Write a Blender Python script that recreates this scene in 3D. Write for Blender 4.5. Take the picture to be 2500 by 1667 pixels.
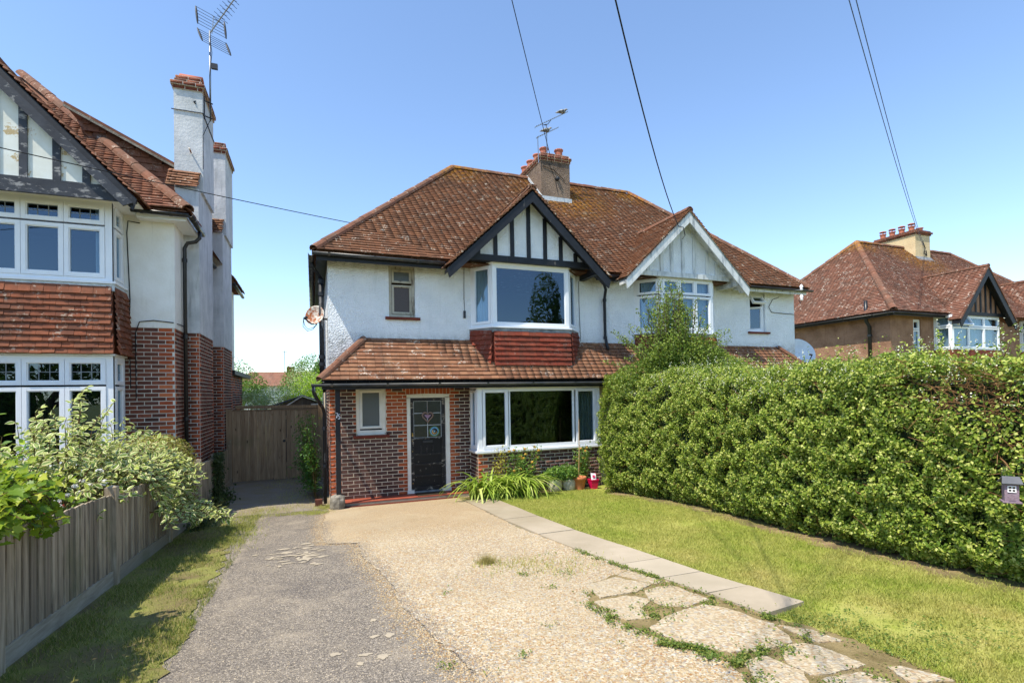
import bpy, math, random
import numpy as np
from mathutils import Matrix, Vector
random.seed(7); RNG = np.random.default_rng(7)
for o in list(bpy.data.objects): bpy.data.objects.remove(o)
SC = bpy.context.scene
COL = SC.collection

# ------------------------------------------------------------------ camera
YAW, ROLL, PITCH, FPX = 0.369192725, -0.0176461397, 0.0114724413, 1258.98
CAM = np.array([0.0, 0.0, 2.17])
_fw = np.array([math.sin(YAW)*math.cos(PITCH), math.cos(YAW)*math.cos(PITCH), math.sin(PITCH)])
_rt = np.array([math.cos(YAW), -math.sin(YAW), 0.0]); _up = np.cross(_rt, _fw)
CR = _rt*math.cos(ROLL)+_up*math.sin(ROLL); CU = -_rt*math.sin(ROLL)+_up*math.cos(ROLL)
cam = bpy.data.cameras.new('camera'); camo = bpy.data.objects.new('camera', cam); COL.objects.link(camo)
cam.sensor_width = 36; cam.lens = FPX/2500*36; cam.shift_y = (946.79-833.5)/2500
cam.clip_start = 0.05; cam.clip_end = 3000
camo.matrix_world = Matrix(((CR[0], CU[0], -_fw[0], CAM[0]), (CR[1], CU[1], -_fw[1], CAM[1]), (CR[2], CU[2], -_fw[2], CAM[2]), (0, 0, 0, 1)))
SC.camera = camo
# ------------------------------------------------------------------ sky, sun, exposure
SUN = Vector((1.0, 0.46, -1.95)).normalized()          # the way the light travels
ELEV = math.asin(-SUN.z); AZ = math.atan2(-SUN.x, -SUN.y)
W = bpy.data.worlds.new('World'); SC.world = W; W.use_nodes = True
wn = W.node_tree; wn.nodes.clear()
sky = wn.nodes.new('ShaderNodeTexSky'); sky.sky_type = 'NISHITA'; sky.sun_disc = False
sky.sun_elevation = ELEV; sky.sun_rotation = AZ
sky.altitude = 10; sky.air_density = 1.0; sky.dust_density = 0.1; sky.ozone_density = 3.0
bg = wn.nodes.new('ShaderNodeBackground'); bg.inputs[1].default_value = 0.15
wo = wn.nodes.new('ShaderNodeOutputWorld')
wn.links.new(sky.outputs[0], bg.inputs[0]); wn.links.new(bg.outputs[0], wo.inputs[0])
sl = bpy.data.lights.new('sun', 'SUN'); sl.energy = 3.5; sl.angle = math.radians(0.53); sl.color = (1, 0.925, 0.79)
so = bpy.data.objects.new('sun', sl); COL.objects.link(so); so.rotation_euler = SUN.to_track_quat('-Z', 'Y').to_euler()
so.location = (-20, -8, 40)
vs = SC.view_settings; vs.view_transform = 'Standard'; vs.look = 'None'; vs.gamma = 1; vs.exposure = 0.95; vs.use_curve_mapping = False
SC.render.engine = 'CYCLES'; SC.cycles.use_denoising = True; SC.cycles.max_bounces = 8; SC.cycles.transparent_max_bounces = 12
try: SC.cycles.denoising_input_passes = 'RGB_ALBEDO_NORMAL'
except Exception: pass

# ------------------------------------------------------------------ materials
def lin(h):
    if not isinstance(h, str): return (*h, 1.0) if len(h) == 3 else h
    v = [int(h[i:i+2], 16)/255 for i in (0, 2, 4)]
    return (*[(x/12.92 if x <= .04045 else ((x+.055)/1.055)**2.4) for x in v], 1.0)
class NT:
    def __init__(s, name, rough=.8, spec=.3):
        s.m = bpy.data.materials.new(name); s.m.use_nodes = True; s.t = s.m.node_tree
        s.b = s.t.nodes['Principled BSDF']; s.out = s.t.nodes['Material Output']
        s.b.inputs['Roughness'].default_value = rough; s.b.inputs['Specular IOR Level'].default_value = spec
        s._pos = None
    def n(s, typ, ins=None, **props):
        nd = s.t.nodes.new('ShaderNode'+typ)
        for k, v in props.items(): setattr(nd, k, v)
        for k, v in (ins or {}).items(): s.set(nd.inputs[k], v)
        return nd
    def set(s, sock, v):
        if isinstance(v, bpy.types.NodeSocket): s.t.links.new(v, sock)
        elif hasattr(v, 'outputs'): s.t.links.new(v.outputs[0], sock)
        else: sock.default_value = v
    def pos(s):
        if s._pos is None: s._pos = s.n('NewGeometry').outputs['Position']
        return s._pos
    def xyz(s): return s.n('SeparateXYZ', {0: s.pos()}).outputs
    def scaled(s, sc): return s.n('Mapping', {'Vector': s.pos(), 'Scale': sc}).outputs[0]
    def noise(s, scale, detail=4, rough=.55, vec=None, dist=0.0):
        return s.n('TexNoise', {'Vector': vec if vec is not None else s.pos(), 'Scale': scale, 'Detail': detail, 'Roughness': rough, 'Distortion': dist}).outputs['Fac']
    def vor(s, scale, vec=None, out='Color', feature='F1'):
        return s.n('TexVoronoi', {'Vector': vec if vec is not None else s.pos(), 'Scale': scale}, feature=feature).outputs[out]
    def ramp(s, fac, stops, interp='LINEAR'):
        r = s.n('ValToRGB', {'Fac': fac}); r.color_ramp.interpolation = interp
        e = r.color_ramp.elements
        while len(e) < len(stops): e.new(.5)
        for i, (p, c) in enumerate(stops):
            e[i].position = p; e[i].color = lin(c) if not isinstance(c, (int, float)) else (c, c, c, 1)
        return r.outputs[0]
    def mix(s, f, a, b, blend='MIX'):
        nd = s.n('Mix', data_type='RGBA', blend_type=blend)
        for k, v in ((0, f), (6, a), (7, b)):
            if isinstance(v, str): v = lin(v)
            s.set(nd.inputs[k], v)
        return nd.outputs[2]
    def math(s, op, a, b=0.0, c=0.0):
        return s.n('Math', {0: a, 1: b, 2: c}, operation=op).outputs[0]
    def rnd(s):
        a = s.n('ObjectInfo').outputs['Random']; b = s.n('NewGeometry').outputs['Random Per Island']
        return s.math('FRACT', s.math('ADD', a, b))
    def bump(s, h, strength=.5, dist=.01):
        s.set(s.b.inputs['Normal'], s.n('Bump', {'Height': h, 'Strength': strength, 'Distance': dist}))
    def col(s, c): s.set(s.b.inputs['Base Color'], lin(c) if isinstance(c, str) else c); return s

MAT = {}
def reg(k, nt): MAT[k] = nt.m; return nt
def m_plain(k, c, rough=.7, spec=.3, metal=0, noise=0, nscale=12, c2=None, bump=0, bscale=60):
    t = NT(k, rough, spec)
    if c2: t.col(t.mix(t.ramp(t.noise(nscale), [(.5-.5*noise, 0), (.5+.5*noise, 1)]), c, c2))
    else: t.col(c)
    t.b.inputs['Metallic'].default_value = metal
    if bump: t.bump(t.noise(bscale), bump, .01)
    return reg(k, t)
def m_tile(k, stops, lichen=.5, yellow=None, dirt=.4, pale='cfc6b4'):
    t = NT(k, .85, .2)
    base = t.mix(t.ramp(t.noise(1.6, 5, .6), [(.35, 0), (.65, 1)]), t.ramp(t.rnd(), stops), t.ramp(t.math('ADD', t.math('MULTIPLY', t.rnd(), .5), .1), stops))
    base = t.mix(.32, base, stops[len(stops)//2][1])
    base = t.mix(t.math('MULTIPLY', t.ramp(t.noise(2.1, 6, .65, t.scaled((1.6, .5, .5))), [(.46, 0), (.7, 1)]), .55), base, '4d4238')
    base = t.mix(t.ramp(t.noise(9, 5), [(.40, 0), (.72, dirt)]), base, '3a2f29')
    base = t.mix(t.ramp(t.noise(46, 3), [(.35, 0), (.75, .45)]), base, '6b4434')
    sp = t.ramp(t.noise(5.0, 6, .66), [(.55, 0), (.62, 1)]); sp2 = t.ramp(t.noise(26, 2), [(.50, 0), (.60, 1)])
    base = t.mix(t.math('MULTIPLY', t.math('MULTIPLY', sp, sp2), lichen), base, pale)
    if yellow:
        for (c, r) in yellow:
            d = t.n('VectorMath', {0: t.pos(), 1: c}, operation='DISTANCE').outputs['Value']
            f = t.math('MULTIPLY', t.ramp(t.math('DIVIDE', d, r), [(.35, 1), (1, 0)]), t.ramp(t.noise(11, 4), [(.42, 0), (.62, 1)]))
            base = t.mix(t.math('MULTIPLY', f, .8), base, 'a8741c')
    t.col(base); t.bump(t.noise(120, 3), .35, .006); return reg(k, t)
TILES_MAIN = [(0, '4f3b2c'), (.2, '6e4e38'), (.4, '875c40'), (.6, '7a5037'), (.78, '5f4835'), (.9, '977050'), (1, '43372b')]
m_tile('roof_tile', TILES_MAIN, .75, [((7.0, 13.6, 8.2), 1.9), ((3.9, 14.3, 8.6), 1.0), ((9.7, 14.3, 8.6), .9)])
m_tile('porch_tile', [(0, '6f4d3a'), (.25, '8d6248'), (.5, 'a17556'), (.7, '835a41'), (.85, 'a88466'), (1, '664837')], .6, None, .25, 'd9d2c4')
m_tile('hung_tile', [(0, '6f3024'), (.25, '873a28'), (.5, '7b3426'), (.75, '964a34'), (1, '5c2b23')], .12, None, .35)
m_tile('hung_tile_left', [(0, '5e3829'), (.2, '8c4f35'), (.45, '9b5d40'), (.65, '784735'), (.8, '4c352b'), (1, 'a06b4e')], .35, None, .45)
m_tile('left_tile', [(0, '684434'), (.3, '8b5a44'), (.55, '9c6b52'), (.75, '7a4f3d'), (.9, '523c32'), (1, 'a98268')], .3, None, .35)
m_tile('right_tile', [(0, '7c5242'), (.25, '96654f'), (.5, 'a5755e'), (.7, '614940'), (.85, '985f48'), (1, '52403a')], .9, [((27, 16.0, 8.6), 2.2), ((24, 16.5, 8.9), 1.0)], .4, 'ddd2c2')
m_tile('hip_tile', [(0, '7c4f3c'), (.3, '905f48'), (.6, '705646'), (1, '9c6a50')], .5, [((3.9, 14.3, 8.6), 1.2), ((9.7, 14.3, 8.6), 1.0), ((24, 16.5, 8.9), 1.6)], .45)
def m_brick(k, stops, dirt=.5):
    t = NT(k, .88, .15)
    b = t.ramp(t.rnd(), stops)
    b = t.mix(t.ramp(t.noise(22, 4), [(.4, 0), (.7, dirt)]), b, '2e2220')
    b = t.mix(t.ramp(t.noise(5, 6, .7), [(.66, 0), (.74, .35)]), b, 'a59a8c')
    t.col(b); t.bump(t.noise(90, 4), .6, .008); return reg(k, t)
m_brick('brick_dark', [(0, '4a3732'), (.3, '5a423b'), (.6, '684b42'), (.85, '523e39'), (1, '775648')], .3)
m_brick('brick_red', [(0, '9c4f33'), (.35, 'b05c3a'), (.7, 'a35434'), (1, 'bd6e48')], .15)
m_brick('brick_left', [(0, '55372e'), (.25, '7a4b3b'), (.5, '63433a'), (.75, '8a503d'), (1, '48342e')], .35)
m_brick('brick_chim', [(0, '6b3b2c'), (.4, '854a36'), (.7, '573529'), (1, '945a44')], .5)
m_plain('mortar', 'e0d3bd', .95, .1, noise=.5, c2='c8baa2', nscale=8, bump=.4, bscale=150)
m_plain('mortar_left', 'd9d4c8', .95, .1, noise=.5, c2='bab2a4', nscale=6, bump=.4, bscale=150)
def m_render(k, c, c2, bstr=1.0, bsc=34, zdirt=None, grain='a2a8aa', gs=.16):
    t = NT(k, .95, .1)
    b = t.mix(t.ramp(t.noise(2.2, 6, .62), [(.38, 0), (.72, 1)]), c, c2)
    streak = t.noise(3.0, 4, .6, t.scaled((3.0, 3.0, .25)))
    b = t.mix(t.math('MULTIPLY', t.ramp(streak, [(.55, 0), (.80, 1)]), gs), b, grain)
    for (z0, z1, colr, amt) in (zdirt or []):
        f = t.n('MapRange', {0: t.xyz()[2], 1: z0, 2: z1, 3: 0.0, 4: 1.0}).outputs[0]
        f = t.math('MULTIPLY', f, t.math('MULTIPLY', t.ramp(t.noise(6, 6, .7), [(.35, 0), (.65, 1)]), amt))
        b = t.mix(f, b, colr)
    b = t.mix(t.math('MULTIPLY', t.ramp(t.noise(9, 6, .7, t.scaled((1.0, 1.0, .12))), [(.60, 0), (.72, 1)]), gs*.9), b, '7d7f7a')
    t.col(b)
    h = t.math('ADD', t.n('TexVoronoi', {'Vector': t.pos(), 'Scale': bsc}, feature='SMOOTH_F1').outputs['Distance'], t.math('MULTIPLY', t.noise(bsc*1.8, 3), .7))
    t.bump(h, bstr, .03); return reg(k, t)
m_render('white_render', 'ebeef0', 'dfe3e6', .8, 40, [(4.78, 4.99, '8d8264', .9), (3.55, 3.25, '6f6f66', .75)])
m_render('white_render_right', 'e8ecf0', 'd8dde2', .8, 40, [(4.8, 5.0, '8d8264', .8), (4.2, 3.3, '9a9c9e', .55)])
m_render('gable_render', 'e8ecee', 'dce0e3', .7, 44)
m_render('left_render', 'e9e8e2', 'dddad0', .12, 26, [(4.1, 3.4, 'a8a294', .3)], 'b9b6aa', .3)
m_render('chimney_render', 'cfd1d2', 'b0b4b6', .15, 22, [(7.4, 8.8, '84867f', .5)], '76797a', .6)
m_render('pebbledash', '8c7a6a', '6a5a4e', 1.0, 42, [(8.3, 8.95, '3c352f', .8)], '4e453d', .5)
m_render('brown_pebbledash', 'a8836a', '84634e', .9, 40, None, '4e3c30', .4)
m_render('cream_render', 'd6c19a', 'c5ad83', .2, 26, [(8.9, 9.6, '9c8a68', .5)])
def m_paint(k, c, c2, under, lo=.58, hi=.63, sc=9, stretch=(1, 1, .25), rough=.55):
    t = NT(k, rough, .35)
    b = t.mix(t.ramp(t.noise(4, 4), [(.35, 0), (.7, 1)]), c, c2)
    b = t.mix(t.ramp(t.noise(sc, 6, .68, t.scaled(stretch)), [(lo, 0), (hi, 1)]), b, under)
    t.col(b); t.bump(t.noise(sc*2.5, 5, .6, t.scaled(stretch)), .4, .006); return reg(k, t)
m_paint('black_paint', '15171c', '1f2229', '6f6a64', .66, .72)
m_paint('black_worn', '23262d', '363a42', '8c8a88', .55, .63, 11, (.5, 1, 1))
m_paint('left_black', '16191f', '22262d', '7a7a7c', .62, .70, 9, (.6, 1, 1))
m_paint('post_paint', '14161a', '1b1e22', '9a8d7c', .60, .65, 8)
m_paint('door_paint', '0c0c0d', '121214', '6d685e', .64, .70, 12, (1, 1, .6), .6)
m_paint('door_rail_paint', '15151a', '1d1d20', '8d867a', .56, .62, 14, (.4, 1, 1), .5)
m_paint('white_worn', 'e3e0d6', 'd3cfc2', '8a8170', .63, .70, 10)
m_paint('old_frame', 'b9b4a4', '9d9684', '5d5346', .54, .66, 12)
m_paint('grey_white_board', 'd4d6d4', 'c2c6c6', '8b9194', .50, .66, 7, (1, 1, .2))
m_paint('left_panel', 'dde0da', 'd3d3c8', 'b8a47e', .60, .63, 3.2, (1, 1, 1), .9)
m_plain('upvc', 'e8eaec', .35, .45, noise=.4, c2='dfe2e6', nscale=2)
m_plain('upvc_dark_gap', '4e5660', .6)
m_plain('lead', '5b6066', .6, .4, noise=.4, c2='8d9192', nscale=9, bump=.4, bscale=20)
m_plain('lead_pale', '9aa3a8', .5, .5, noise=.5, c2='c9cfd2', nscale=14, bump=.5, bscale=24)
m_plain('black_plastic', '16171a', .38, .5, noise=.3, c2='24262a', nscale=5)
m_paint('iron_pipe', '191b20', '23272e', '8b9096', .60, .68, 10)
m_plain('gutter_grey', '34383d', .4, .5, noise=.3, c2='4b4a48', nscale=4)
m_plain('terracotta', 'b87058', .75, .25, noise=.5, c2='9d5c48', nscale=9, bump=.2)
m_plain('terracotta_pot', 'c07a52', .75, .25, noise=.5, c2='a9663f', nscale=8, bump=.15)
m_plain('quarry_tile', 'a8563f', .6, .35, noise=.5, c2='8a4635', nscale=7, bump=.2)
m_plain('sill_tile', '7a3b2c', .8, .2, noise=.5, c2='5b2f26', nscale=8, bump=.3)
m_plain('stone', '9a9488', .95, .1, noise=.5, c2='5f5a50', nscale=9, bump=.9, bscale=30)
m_plain('stone_pot', 'cfc8b8', .95, .1, noise=.5, c2='96907f', nscale=14, bump=.9, bscale=40)
m_plain('pink_plastic', 'd0104e', .4, .45)
m_plain('card_white', 'f0eef0', .6)
m_plain('card_pink', 'd8306a', .6)
m_plain('bamboo', 'c2a073', .7, noise=.4, c2='a58455', nscale=10)
m_plain('doormat', '54493a', 1, .05, noise=.5, c2='3b3327', nscale=40, bump=.8, bscale=200)
m_plain('metal_grey', '8d9298', .4, .5, .8)
m_plain('metal_dark', '34363a', .5, .5, .5)
m_plain('brass', 'a08850', .35, .5, .9)
m_plain('number_white', 'd9dbe0', .5)
m_plain('willow', '9c8478', .85, noise=.5, c2='7a655c', nscale=60, bump=.6, bscale=120)
m_plain('lilac_ribbon', '9c7f98', .7)
m_plain('purple_wood', '93808c', .8, noise=.5, c2='78666f', nscale=20, bump=.4)
m_plain('roof_slate_grey', '55575c', .8, noise=.5, c2='6b6c70', nscale=15, bump=.3)
m_plain('cable', '101114', .6)
m_plain('cable_blue', '4a5a80', .6)
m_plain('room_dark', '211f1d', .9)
m_plain('curtain', 'e2e6e6', .9, noise=.4, c2='cfd6d8', nscale=3)
m_plain('curtain_green', 'a8ad98', .9, noise=.4, c2='8f957f', nscale=4)
m_plain('blind', '6b5148', .9)
m_plain('frosted', '565b5a', .3, .5, noise=.4, c2='484d4c', nscale=60, bump=.3, bscale=300)
m_plain('frosted_brown', '473a36', .35, .5, noise=.4, c2='3a302c', nscale=60, bump=.3, bscale=300)
m_plain('door_glass', '2c312b', .2, .4, noise=.5, c2='1d221e', nscale=30, bump=.25, bscale=120)
m_plain('bullseye_blue', '7ab4cf', .08, .8); m_plain('bullseye_green', '4f6b33', .08, .8); m_plain('bullseye_amber', 'c79f6c', .1, .8); m_plain('bullseye_dark', '16201c', .05, .8)
t = NT('dish_rust', .7, .3); t.col(t.mix(t.ramp(t.noise(9, 6, .7), [(.45, 0), (.58, 1)]), 'c9c4ba', '8c4a1c')); t.bump(t.noise(40), .3, .005); reg('dish_rust', t)
m_plain('dish_white', 'd3d8dc', .45, .4, noise=.4, c2='c3c9cd', nscale=6)
t = NT('bird_grey', .85, .2); t.col(t.mix(t.ramp(t.noise(18, 3), [(.4, 0), (.6, 1)]), 'a7a6a2', '4c4a48')); reg('bird_grey', t)
def m_wood(k, a, b, c, knots=True, sc=(9, 9, .7)):
    t = NT(k, .9, .15)
    w = t.noise(2.6, 8, .65, t.scaled(sc), .6)
    base = t.ramp(w, [(.28, a), (.5, b), (.72, c)])
    base = t.mix(t.ramp(t.rnd(), [(0, .0), (.5, .25), (1, .75)]), base, a)
    if knots:
        v = t.n('TexVoronoi', {'Vector': t.scaled((6.0, 6.0, 2.2)), 'Scale': 1.0}).outputs['Distance']
        base = t.mix(t.ramp(v, [(.05, .8), (.12, 0)]), base, '2a1c12')
    base = t.mix(t.ramp(t.noise(1.7, 5), [(.55, 0), (.72, .5)]), base, '6f7350')
    t.col(base); t.bump(t.noise(5, 8, .7, t.scaled((14, 14, .8))), .5, .008); return reg(k, t)
m_wood('fence_wood', '776b5c', 'b0a088', 'd6c8ae', False)
m_wood('fence_board_base', '918979', 'aea592', 'c8bfad', False, (1.2, 1.2, 9))
m_wood('gate_wood', '826a52', 'aa8f70', 'c4ab8a', True)
m_wood('shed_wood', '5e5348', '83766a', '9a8e80', False)
m_wood('bark', '4a4036', '6a5c4c', '83745f', False, (5, 5, 1.5))
m_plain('twig', '8a6a48', .9, .1, noise=.5, c2='6a4d33', nscale=8)
m_plain('stem_red', '6b4a36', .85, .15, noise=.5, c2='5d5a34', nscale=6)
def m_leaf(k, stops, rough=.5, trans=.3, tcol=None, spec=.35):
    t = NT(k, rough, spec)
    c = t.ramp(t.rnd(), stops); t.col(c)
    tr = t.n('BsdfTranslucent', {'Color': t.mix(.5, c, tcol or 'a8c63a')})
    mx = t.n('MixShader', {0: trans, 1: t.b.outputs[0], 2: tr.outputs[0]})
    t.t.links.new(mx.outputs[0], t.out.inputs['Surface']); return reg(k, t)
m_leaf('hedge_leaf', [(0, '3c5218'), (.25, '5f7a26'), (.55, '879c3a'), (.82, 'aeb84e'), (1, 'd2d480')], .45, .32, 'a8bc34', .28)
m_leaf('hedge_core_dark', [(0, '1c2a12'), (.5, '253618'), (1, '2f421e')], .8, .05)  # near-black colour for the solid hedge cores
m_leaf('sapling_leaf', [(0, '455c20'), (.5, '688230'), (1, '9aa850')], .45, .32, 'a8b838', .3)
m_leaf('hedge_flower', [(0, 'd9dcb8'), (1, 'eceadb')], .7, .2)
m_leaf('guelder_leaf', [(0, '4c6a18'), (.4, '6f8c22'), (.8, '94a62c'), (1, 'b4b83e')], .45, .35)
m_leaf('tree_dark', [(0, '22381a'), (.5, '365224'), (1, '4f6f32')], .5, .25)
m_leaf('tree_mid', [(0, '33531e'), (.5, '4e7629'), (1, '709438')], .5, .3)
m_leaf('tree_bright', [(0, '6d9a1e'), (.5, '93bb28'), (1, 'b8cf3a')], .5, .4)
m_leaf('tree_yellow', [(0, 'a8a324'), (.5, 'c4bd3a'), (1, 'd3c95a')], .5, .4)
m_leaf('tree_pale', [(0, '7f8f5e'), (.5, 'a5b083'), (1, 'c6cda8')], .6, .2)
m_leaf('box_gold', [(0, '7f8c2a'), (.4, 'a8a846'), (.7, 'b89c74'), (1, 'c9c078')], .5, .3)
m_leaf('fern_leaf', [(0, '24471c'), (.5, '376428'), (1, '5d8a34')], .5, .3)
m_leaf('ivy_leaf', [(0, '1f3018'), (.5, '2f4422'), (1, '46592f')], .4, .15)
m_leaf('daylily_leaf', [(0, '6d8a30'), (.4, '93ac40'), (.8, 'b6c65a'), (1, 'd2d884')], .45, .35)
m_leaf('rose_leaf', [(0, '47682a'), (.5, '5f8436'), (1, '86a145')], .45, .3)
m_leaf('weed_leaf', [(0, '445a22'), (.5, '627a30'), (1, '959548')], .6, .3)
m_leaf('verge_blade', [(0, '4f6426'), (.4, '748036'), (.7, 'a09a54'), (1, 'b8a872')], .7, .25)
m_leaf('dry_leaf', [(0, 'a38f58'), (.5, '8d8448'), (1, 'b5a572')], .7, .2)
m_leaf('petal_yellow', [(0, 'd8a83c'), (1, 'e8c878')], .6, .3, 'e0b050')
m_leaf('petal_white', [(0, 'e6e6e0'), (1, 'f3f1ec')], .6, .3, 'f0f0e8')
m_leaf('petal_red', [(0, 'a82c30'), (1, 'c0484c')], .6, .3, 'b04040')
# variegated leaf: cream rim round a green middle, by the leaf's own UV
t = NT('dogwood_leaf', .5, .3)
uv = t.n('UVMap'); uv.uv_map = 'UVMap'
s_ = t.n('SeparateXYZ', {0: uv.outputs[0]}).outputs
e_ = t.math('ABSOLUTE', t.math('SUBTRACT', s_[0], .5))
rim = t.ramp(t.math('ADD', e_, t.math('MULTIPLY', t.math('SUBTRACT', t.noise(60, 3), .5), .25)), [(.24, 0), (.32, 1)])
c_ = t.mix(rim, t.ramp(t.rnd(), [(0, '5e7c30'), (.5, '7c963c'), (1, 'a2b04e')]), t.ramp(t.rnd(), [(0, 'd2d08a'), (.6, 'e6e2b0'), (1, 'c4c870')]))
t.col(c_); tr = t.n('BsdfTranslucent', {'Color': c_}); mx = t.n('MixShader', {0: .3, 1: t.b.outputs[0], 2: tr.outputs[0]})
t.t.links.new(mx.outputs[0], t.out.inputs['Surface']); reg('dogwood_leaf', t)
# glass: see through, with a mirror share that grows at grazing view
def m_glass(k, ior, tint):
    t = NT(k); t.t.nodes.remove(t.b)
    tr = t.n('BsdfTransparent', {'Color': lin(tint)}); gl = t.n('BsdfGlossy', {'Roughness': .0, 'Color': (.60, .79, 1, 1)})
    bm = t.n('Bump', {'Height': t.noise(1.3, 2), 'Strength': .04, 'Distance': .05}); t.set(gl.inputs['Normal'], bm)
    fr = t.n('Fresnel', {'IOR': ior}); bk = t.n('NewGeometry').outputs['Backfacing']; mx = t.n('MixShader', {0: t.math('MULTIPLY', fr.outputs[0], t.math('SUBTRACT', 1.0, bk)), 1: tr.outputs[0], 2: gl.outputs[0]})
    t.t.links.new(mx.outputs[0], t.out.inputs['Surface']); MAT[k] = t.m
m_glass('glass', 2.0, 'd6e0e6')
m_glass('glass_plain', 1.75, 'dfe6e6')
# grounds
def m_lawn(k, blade):
    t = NT(k, .8, .15)
    big = t.ramp(t.noise(.9, 5, .6), [(.38, 0), (.62, 1)]); fine = t.noise(7, 5, .7)
    g = t.mix(t.ramp(fine, [(.35, 0), (.65, 1)]), '809632', 'a8b44c')
    d = t.mix(t.ramp(fine, [(.35, 0), (.7, 1)]), 'c0b066', 'd6c68c')
    fr_ = t.n('MapRange', {0: t.xyz()[1], 1: 6.5, 2: 2.2, 3: .35, 4: .95}).outputs[0]; c = t.mix(t.math('MULTIPLY', big, fr_), g, d)
    c = t.mix(t.ramp(t.rnd(), [(0, 0), (.6, .25), (1, .8)]), c, 'c6c070' if blade else '9a984a')
    if not blade: c = t.mix(.3, c, '7c7040')
    t.col(c); t.bump(t.noise(90, 5), .6, .02)
    if blade:
        tr = t.n('BsdfTranslucent', {'Color': c}); mx = t.n('MixShader', {0: .3, 1: t.b.outputs[0], 2: tr.outputs[0]})
        t.t.links.new(mx.outputs[0], t.out.inputs['Surface'])
    reg(k, t)
t = NT('verge_soil', .95, .1); t.col(t.mix(t.ramp(t.noise(3, 7, .7), [(.40, 0), (.62, 1)]), t.mix(t.noise(40, 4), '8a7c58', '6b6142'), t.mix(t.noise(20, 4), '7c8440', '979456'))); t.bump(t.noise(70, 6, .7), .9, .02); reg('verge_soil', t)
m_lawn('lawn', False); m_lawn('grass_blade', True)
t = NT('earth', .95, .1); t.col(t.mix(t.ramp(t.noise(6, 6, .7), [(.4, 0), (.65, 1)]), t.mix(t.ramp(t.noise(1.2, 4), [(.4, 0), (.6, 1)]), 'a08a68', '7c7a45'), '6f5f48')); t.bump(t.noise(60, 6, .7), .8, .02); reg('earth', t)
t = NT('rubble', .95, .1); t.col(t.mix(t.ramp(t.noise(5, 6, .7), [(.42, 0), (.62, 1)]), t.mix(t.noise(70, 4), 'a8966f', '8a784f'), '7a6c48')); t.bump(t.noise(80, 6, .7), .9, .02); reg('rubble', t)
t = NT('far_ground', .95, .1); t.col(t.mix(t.noise(.6, 6), '66743a', '8c8458')); reg('far_ground', t)
t = NT('asphalt', .9, .2)
v = t.vor(115); vr = t.n('SeparateColor', {0: v}).outputs[0]
a = t.ramp(vr, [(0, '6a635a'), (.5, '877e73'), (.8, '9f9486'), (.93, 'b9ad9a'), (1, 'cdbb9f')])
a = t.mix(t.ramp(t.noise(.8, 6, .6), [(.35, 0), (.65, 1)]), a, '5f5c5d', 'MULTIPLY') if False else t.mix(t.ramp(t.noise(.9, 6, .62), [(.48, 0), (.70, .5)]), a, '5f5a58')
a = t.mix(t.ramp(t.noise(2.4, 7, .7), [(.50, 0), (.66, .6)]), a, 'b5a792')
t.col(a); t.bump(t.math('ADD', t.vor(115, out='Distance'), t.noise(200, 3)), .9, .012); reg('asphalt', t)
t = NT('old_drive', .95, .15); t.col(t.mix(t.ramp(t.noise(2.2, 7, .7), [(.4, 0), (.62, 1)]), t.mix(t.noise(60, 4), '7f766c', '978d81'), t.mix(t.noise(40, 4), '9d907a', '6e6542'))); t.bump(t.noise(120, 5), .7, .012); reg('old_drive', t)
def m_pebble(k, tone):
    t = NT(k, .85, .2)
    vv = t.n('TexVoronoi', {'Vector': t.pos(), 'Scale': 52.0}); r1 = t.n('SeparateColor', {0: vv.outputs['Color']}).outputs
    a = t.ramp(r1[0], [(0, '8e7c5e'), (.18, 'b09e80'), (.4, 'c3b59a'), (.6, 'ab9474'), (.70, 'a07c56'), (.80, '94908a'), (.92, 'cdc5b2'), (1, '827c70')])
    fine = t.mix(t.ramp(t.noise(170, 3), [(.38, 0), (.62, 1)]), 'bda583', '85704f')
    yy = t.n('MapRange', {0: t.math('ADD', t.xyz()[1], t.math('MULTIPLY', t.noise(1.1, 4), 1.6)), 1: 7.4, 2: 8.6, 3: 0.0, 4: 1.0}).outputs[0]
    a = t.mix(t.math('MULTIPLY', yy, .75), a, fine)
    a = t.mix(t.ramp(t.noise(.8, 7, .62), [(.46, 0), (.70, .4)]), a, 'c2b498')
    a = t.mix(t.ramp(t.noise(1.7, 7, .7, None, .4), [(.58, 0), (.72, .6)]), a, '9a8868')
    cr = t.n('TexVoronoi', {'Vector': t.n('Mapping', {'Vector': t.n('VectorMath', {0: t.pos(), 1: t.n('TexNoise', {'Vector': t.pos(), 'Scale': 2.2}).outputs['Color']}, operation='ADD').outputs[0], 'Scale': (.55, .45, .55)}).outputs[0], 'Scale': 1.0}, feature='DISTANCE_TO_EDGE').outputs['Distance']
    crk = t.ramp(cr, [(.002, 1), (.006, 0)])
    a = t.mix(t.math('MULTIPLY', t.math('MULTIPLY', crk, t.ramp(t.noise(1.3, 3), [(.45, 0), (.6, 1)])), .55), a, '7a6a50')
    gr_ = t.ramp(t.noise(.7, 6, .65, None, .3), [(.45, 0), (.65, 1)]); a = t.mix(t.math('MULTIPLY', gr_, .35), a, '9c907a')
    if tone: a = t.mix(.25, a, tone)
    t.col(a); h = t.math('SUBTRACT', t.math('MULTIPLY', t.n('TexVoronoi', {'Vector': t.pos(), 'Scale': 62.0}, feature='SMOOTH_F1').outputs['Distance'], -1.0), t.math('MULTIPLY', crk, .3))
    t.bump(h, .8, .012); reg(k, t)
m_pebble('pebble_concrete', None); m_pebble('pebble_fragment', 'ae9e80')
t = NT('concrete_slab', .9, .2)
c = t.mix(t.ramp(t.noise(1.3, 6, .6), [(.35, 0), (.65, 1)]), 'ad9f8a', '948872'); c = t.mix(t.ramp(t.rnd(), [(0, 0), (1, .5)]), c, 'c0b4a0')
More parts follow.
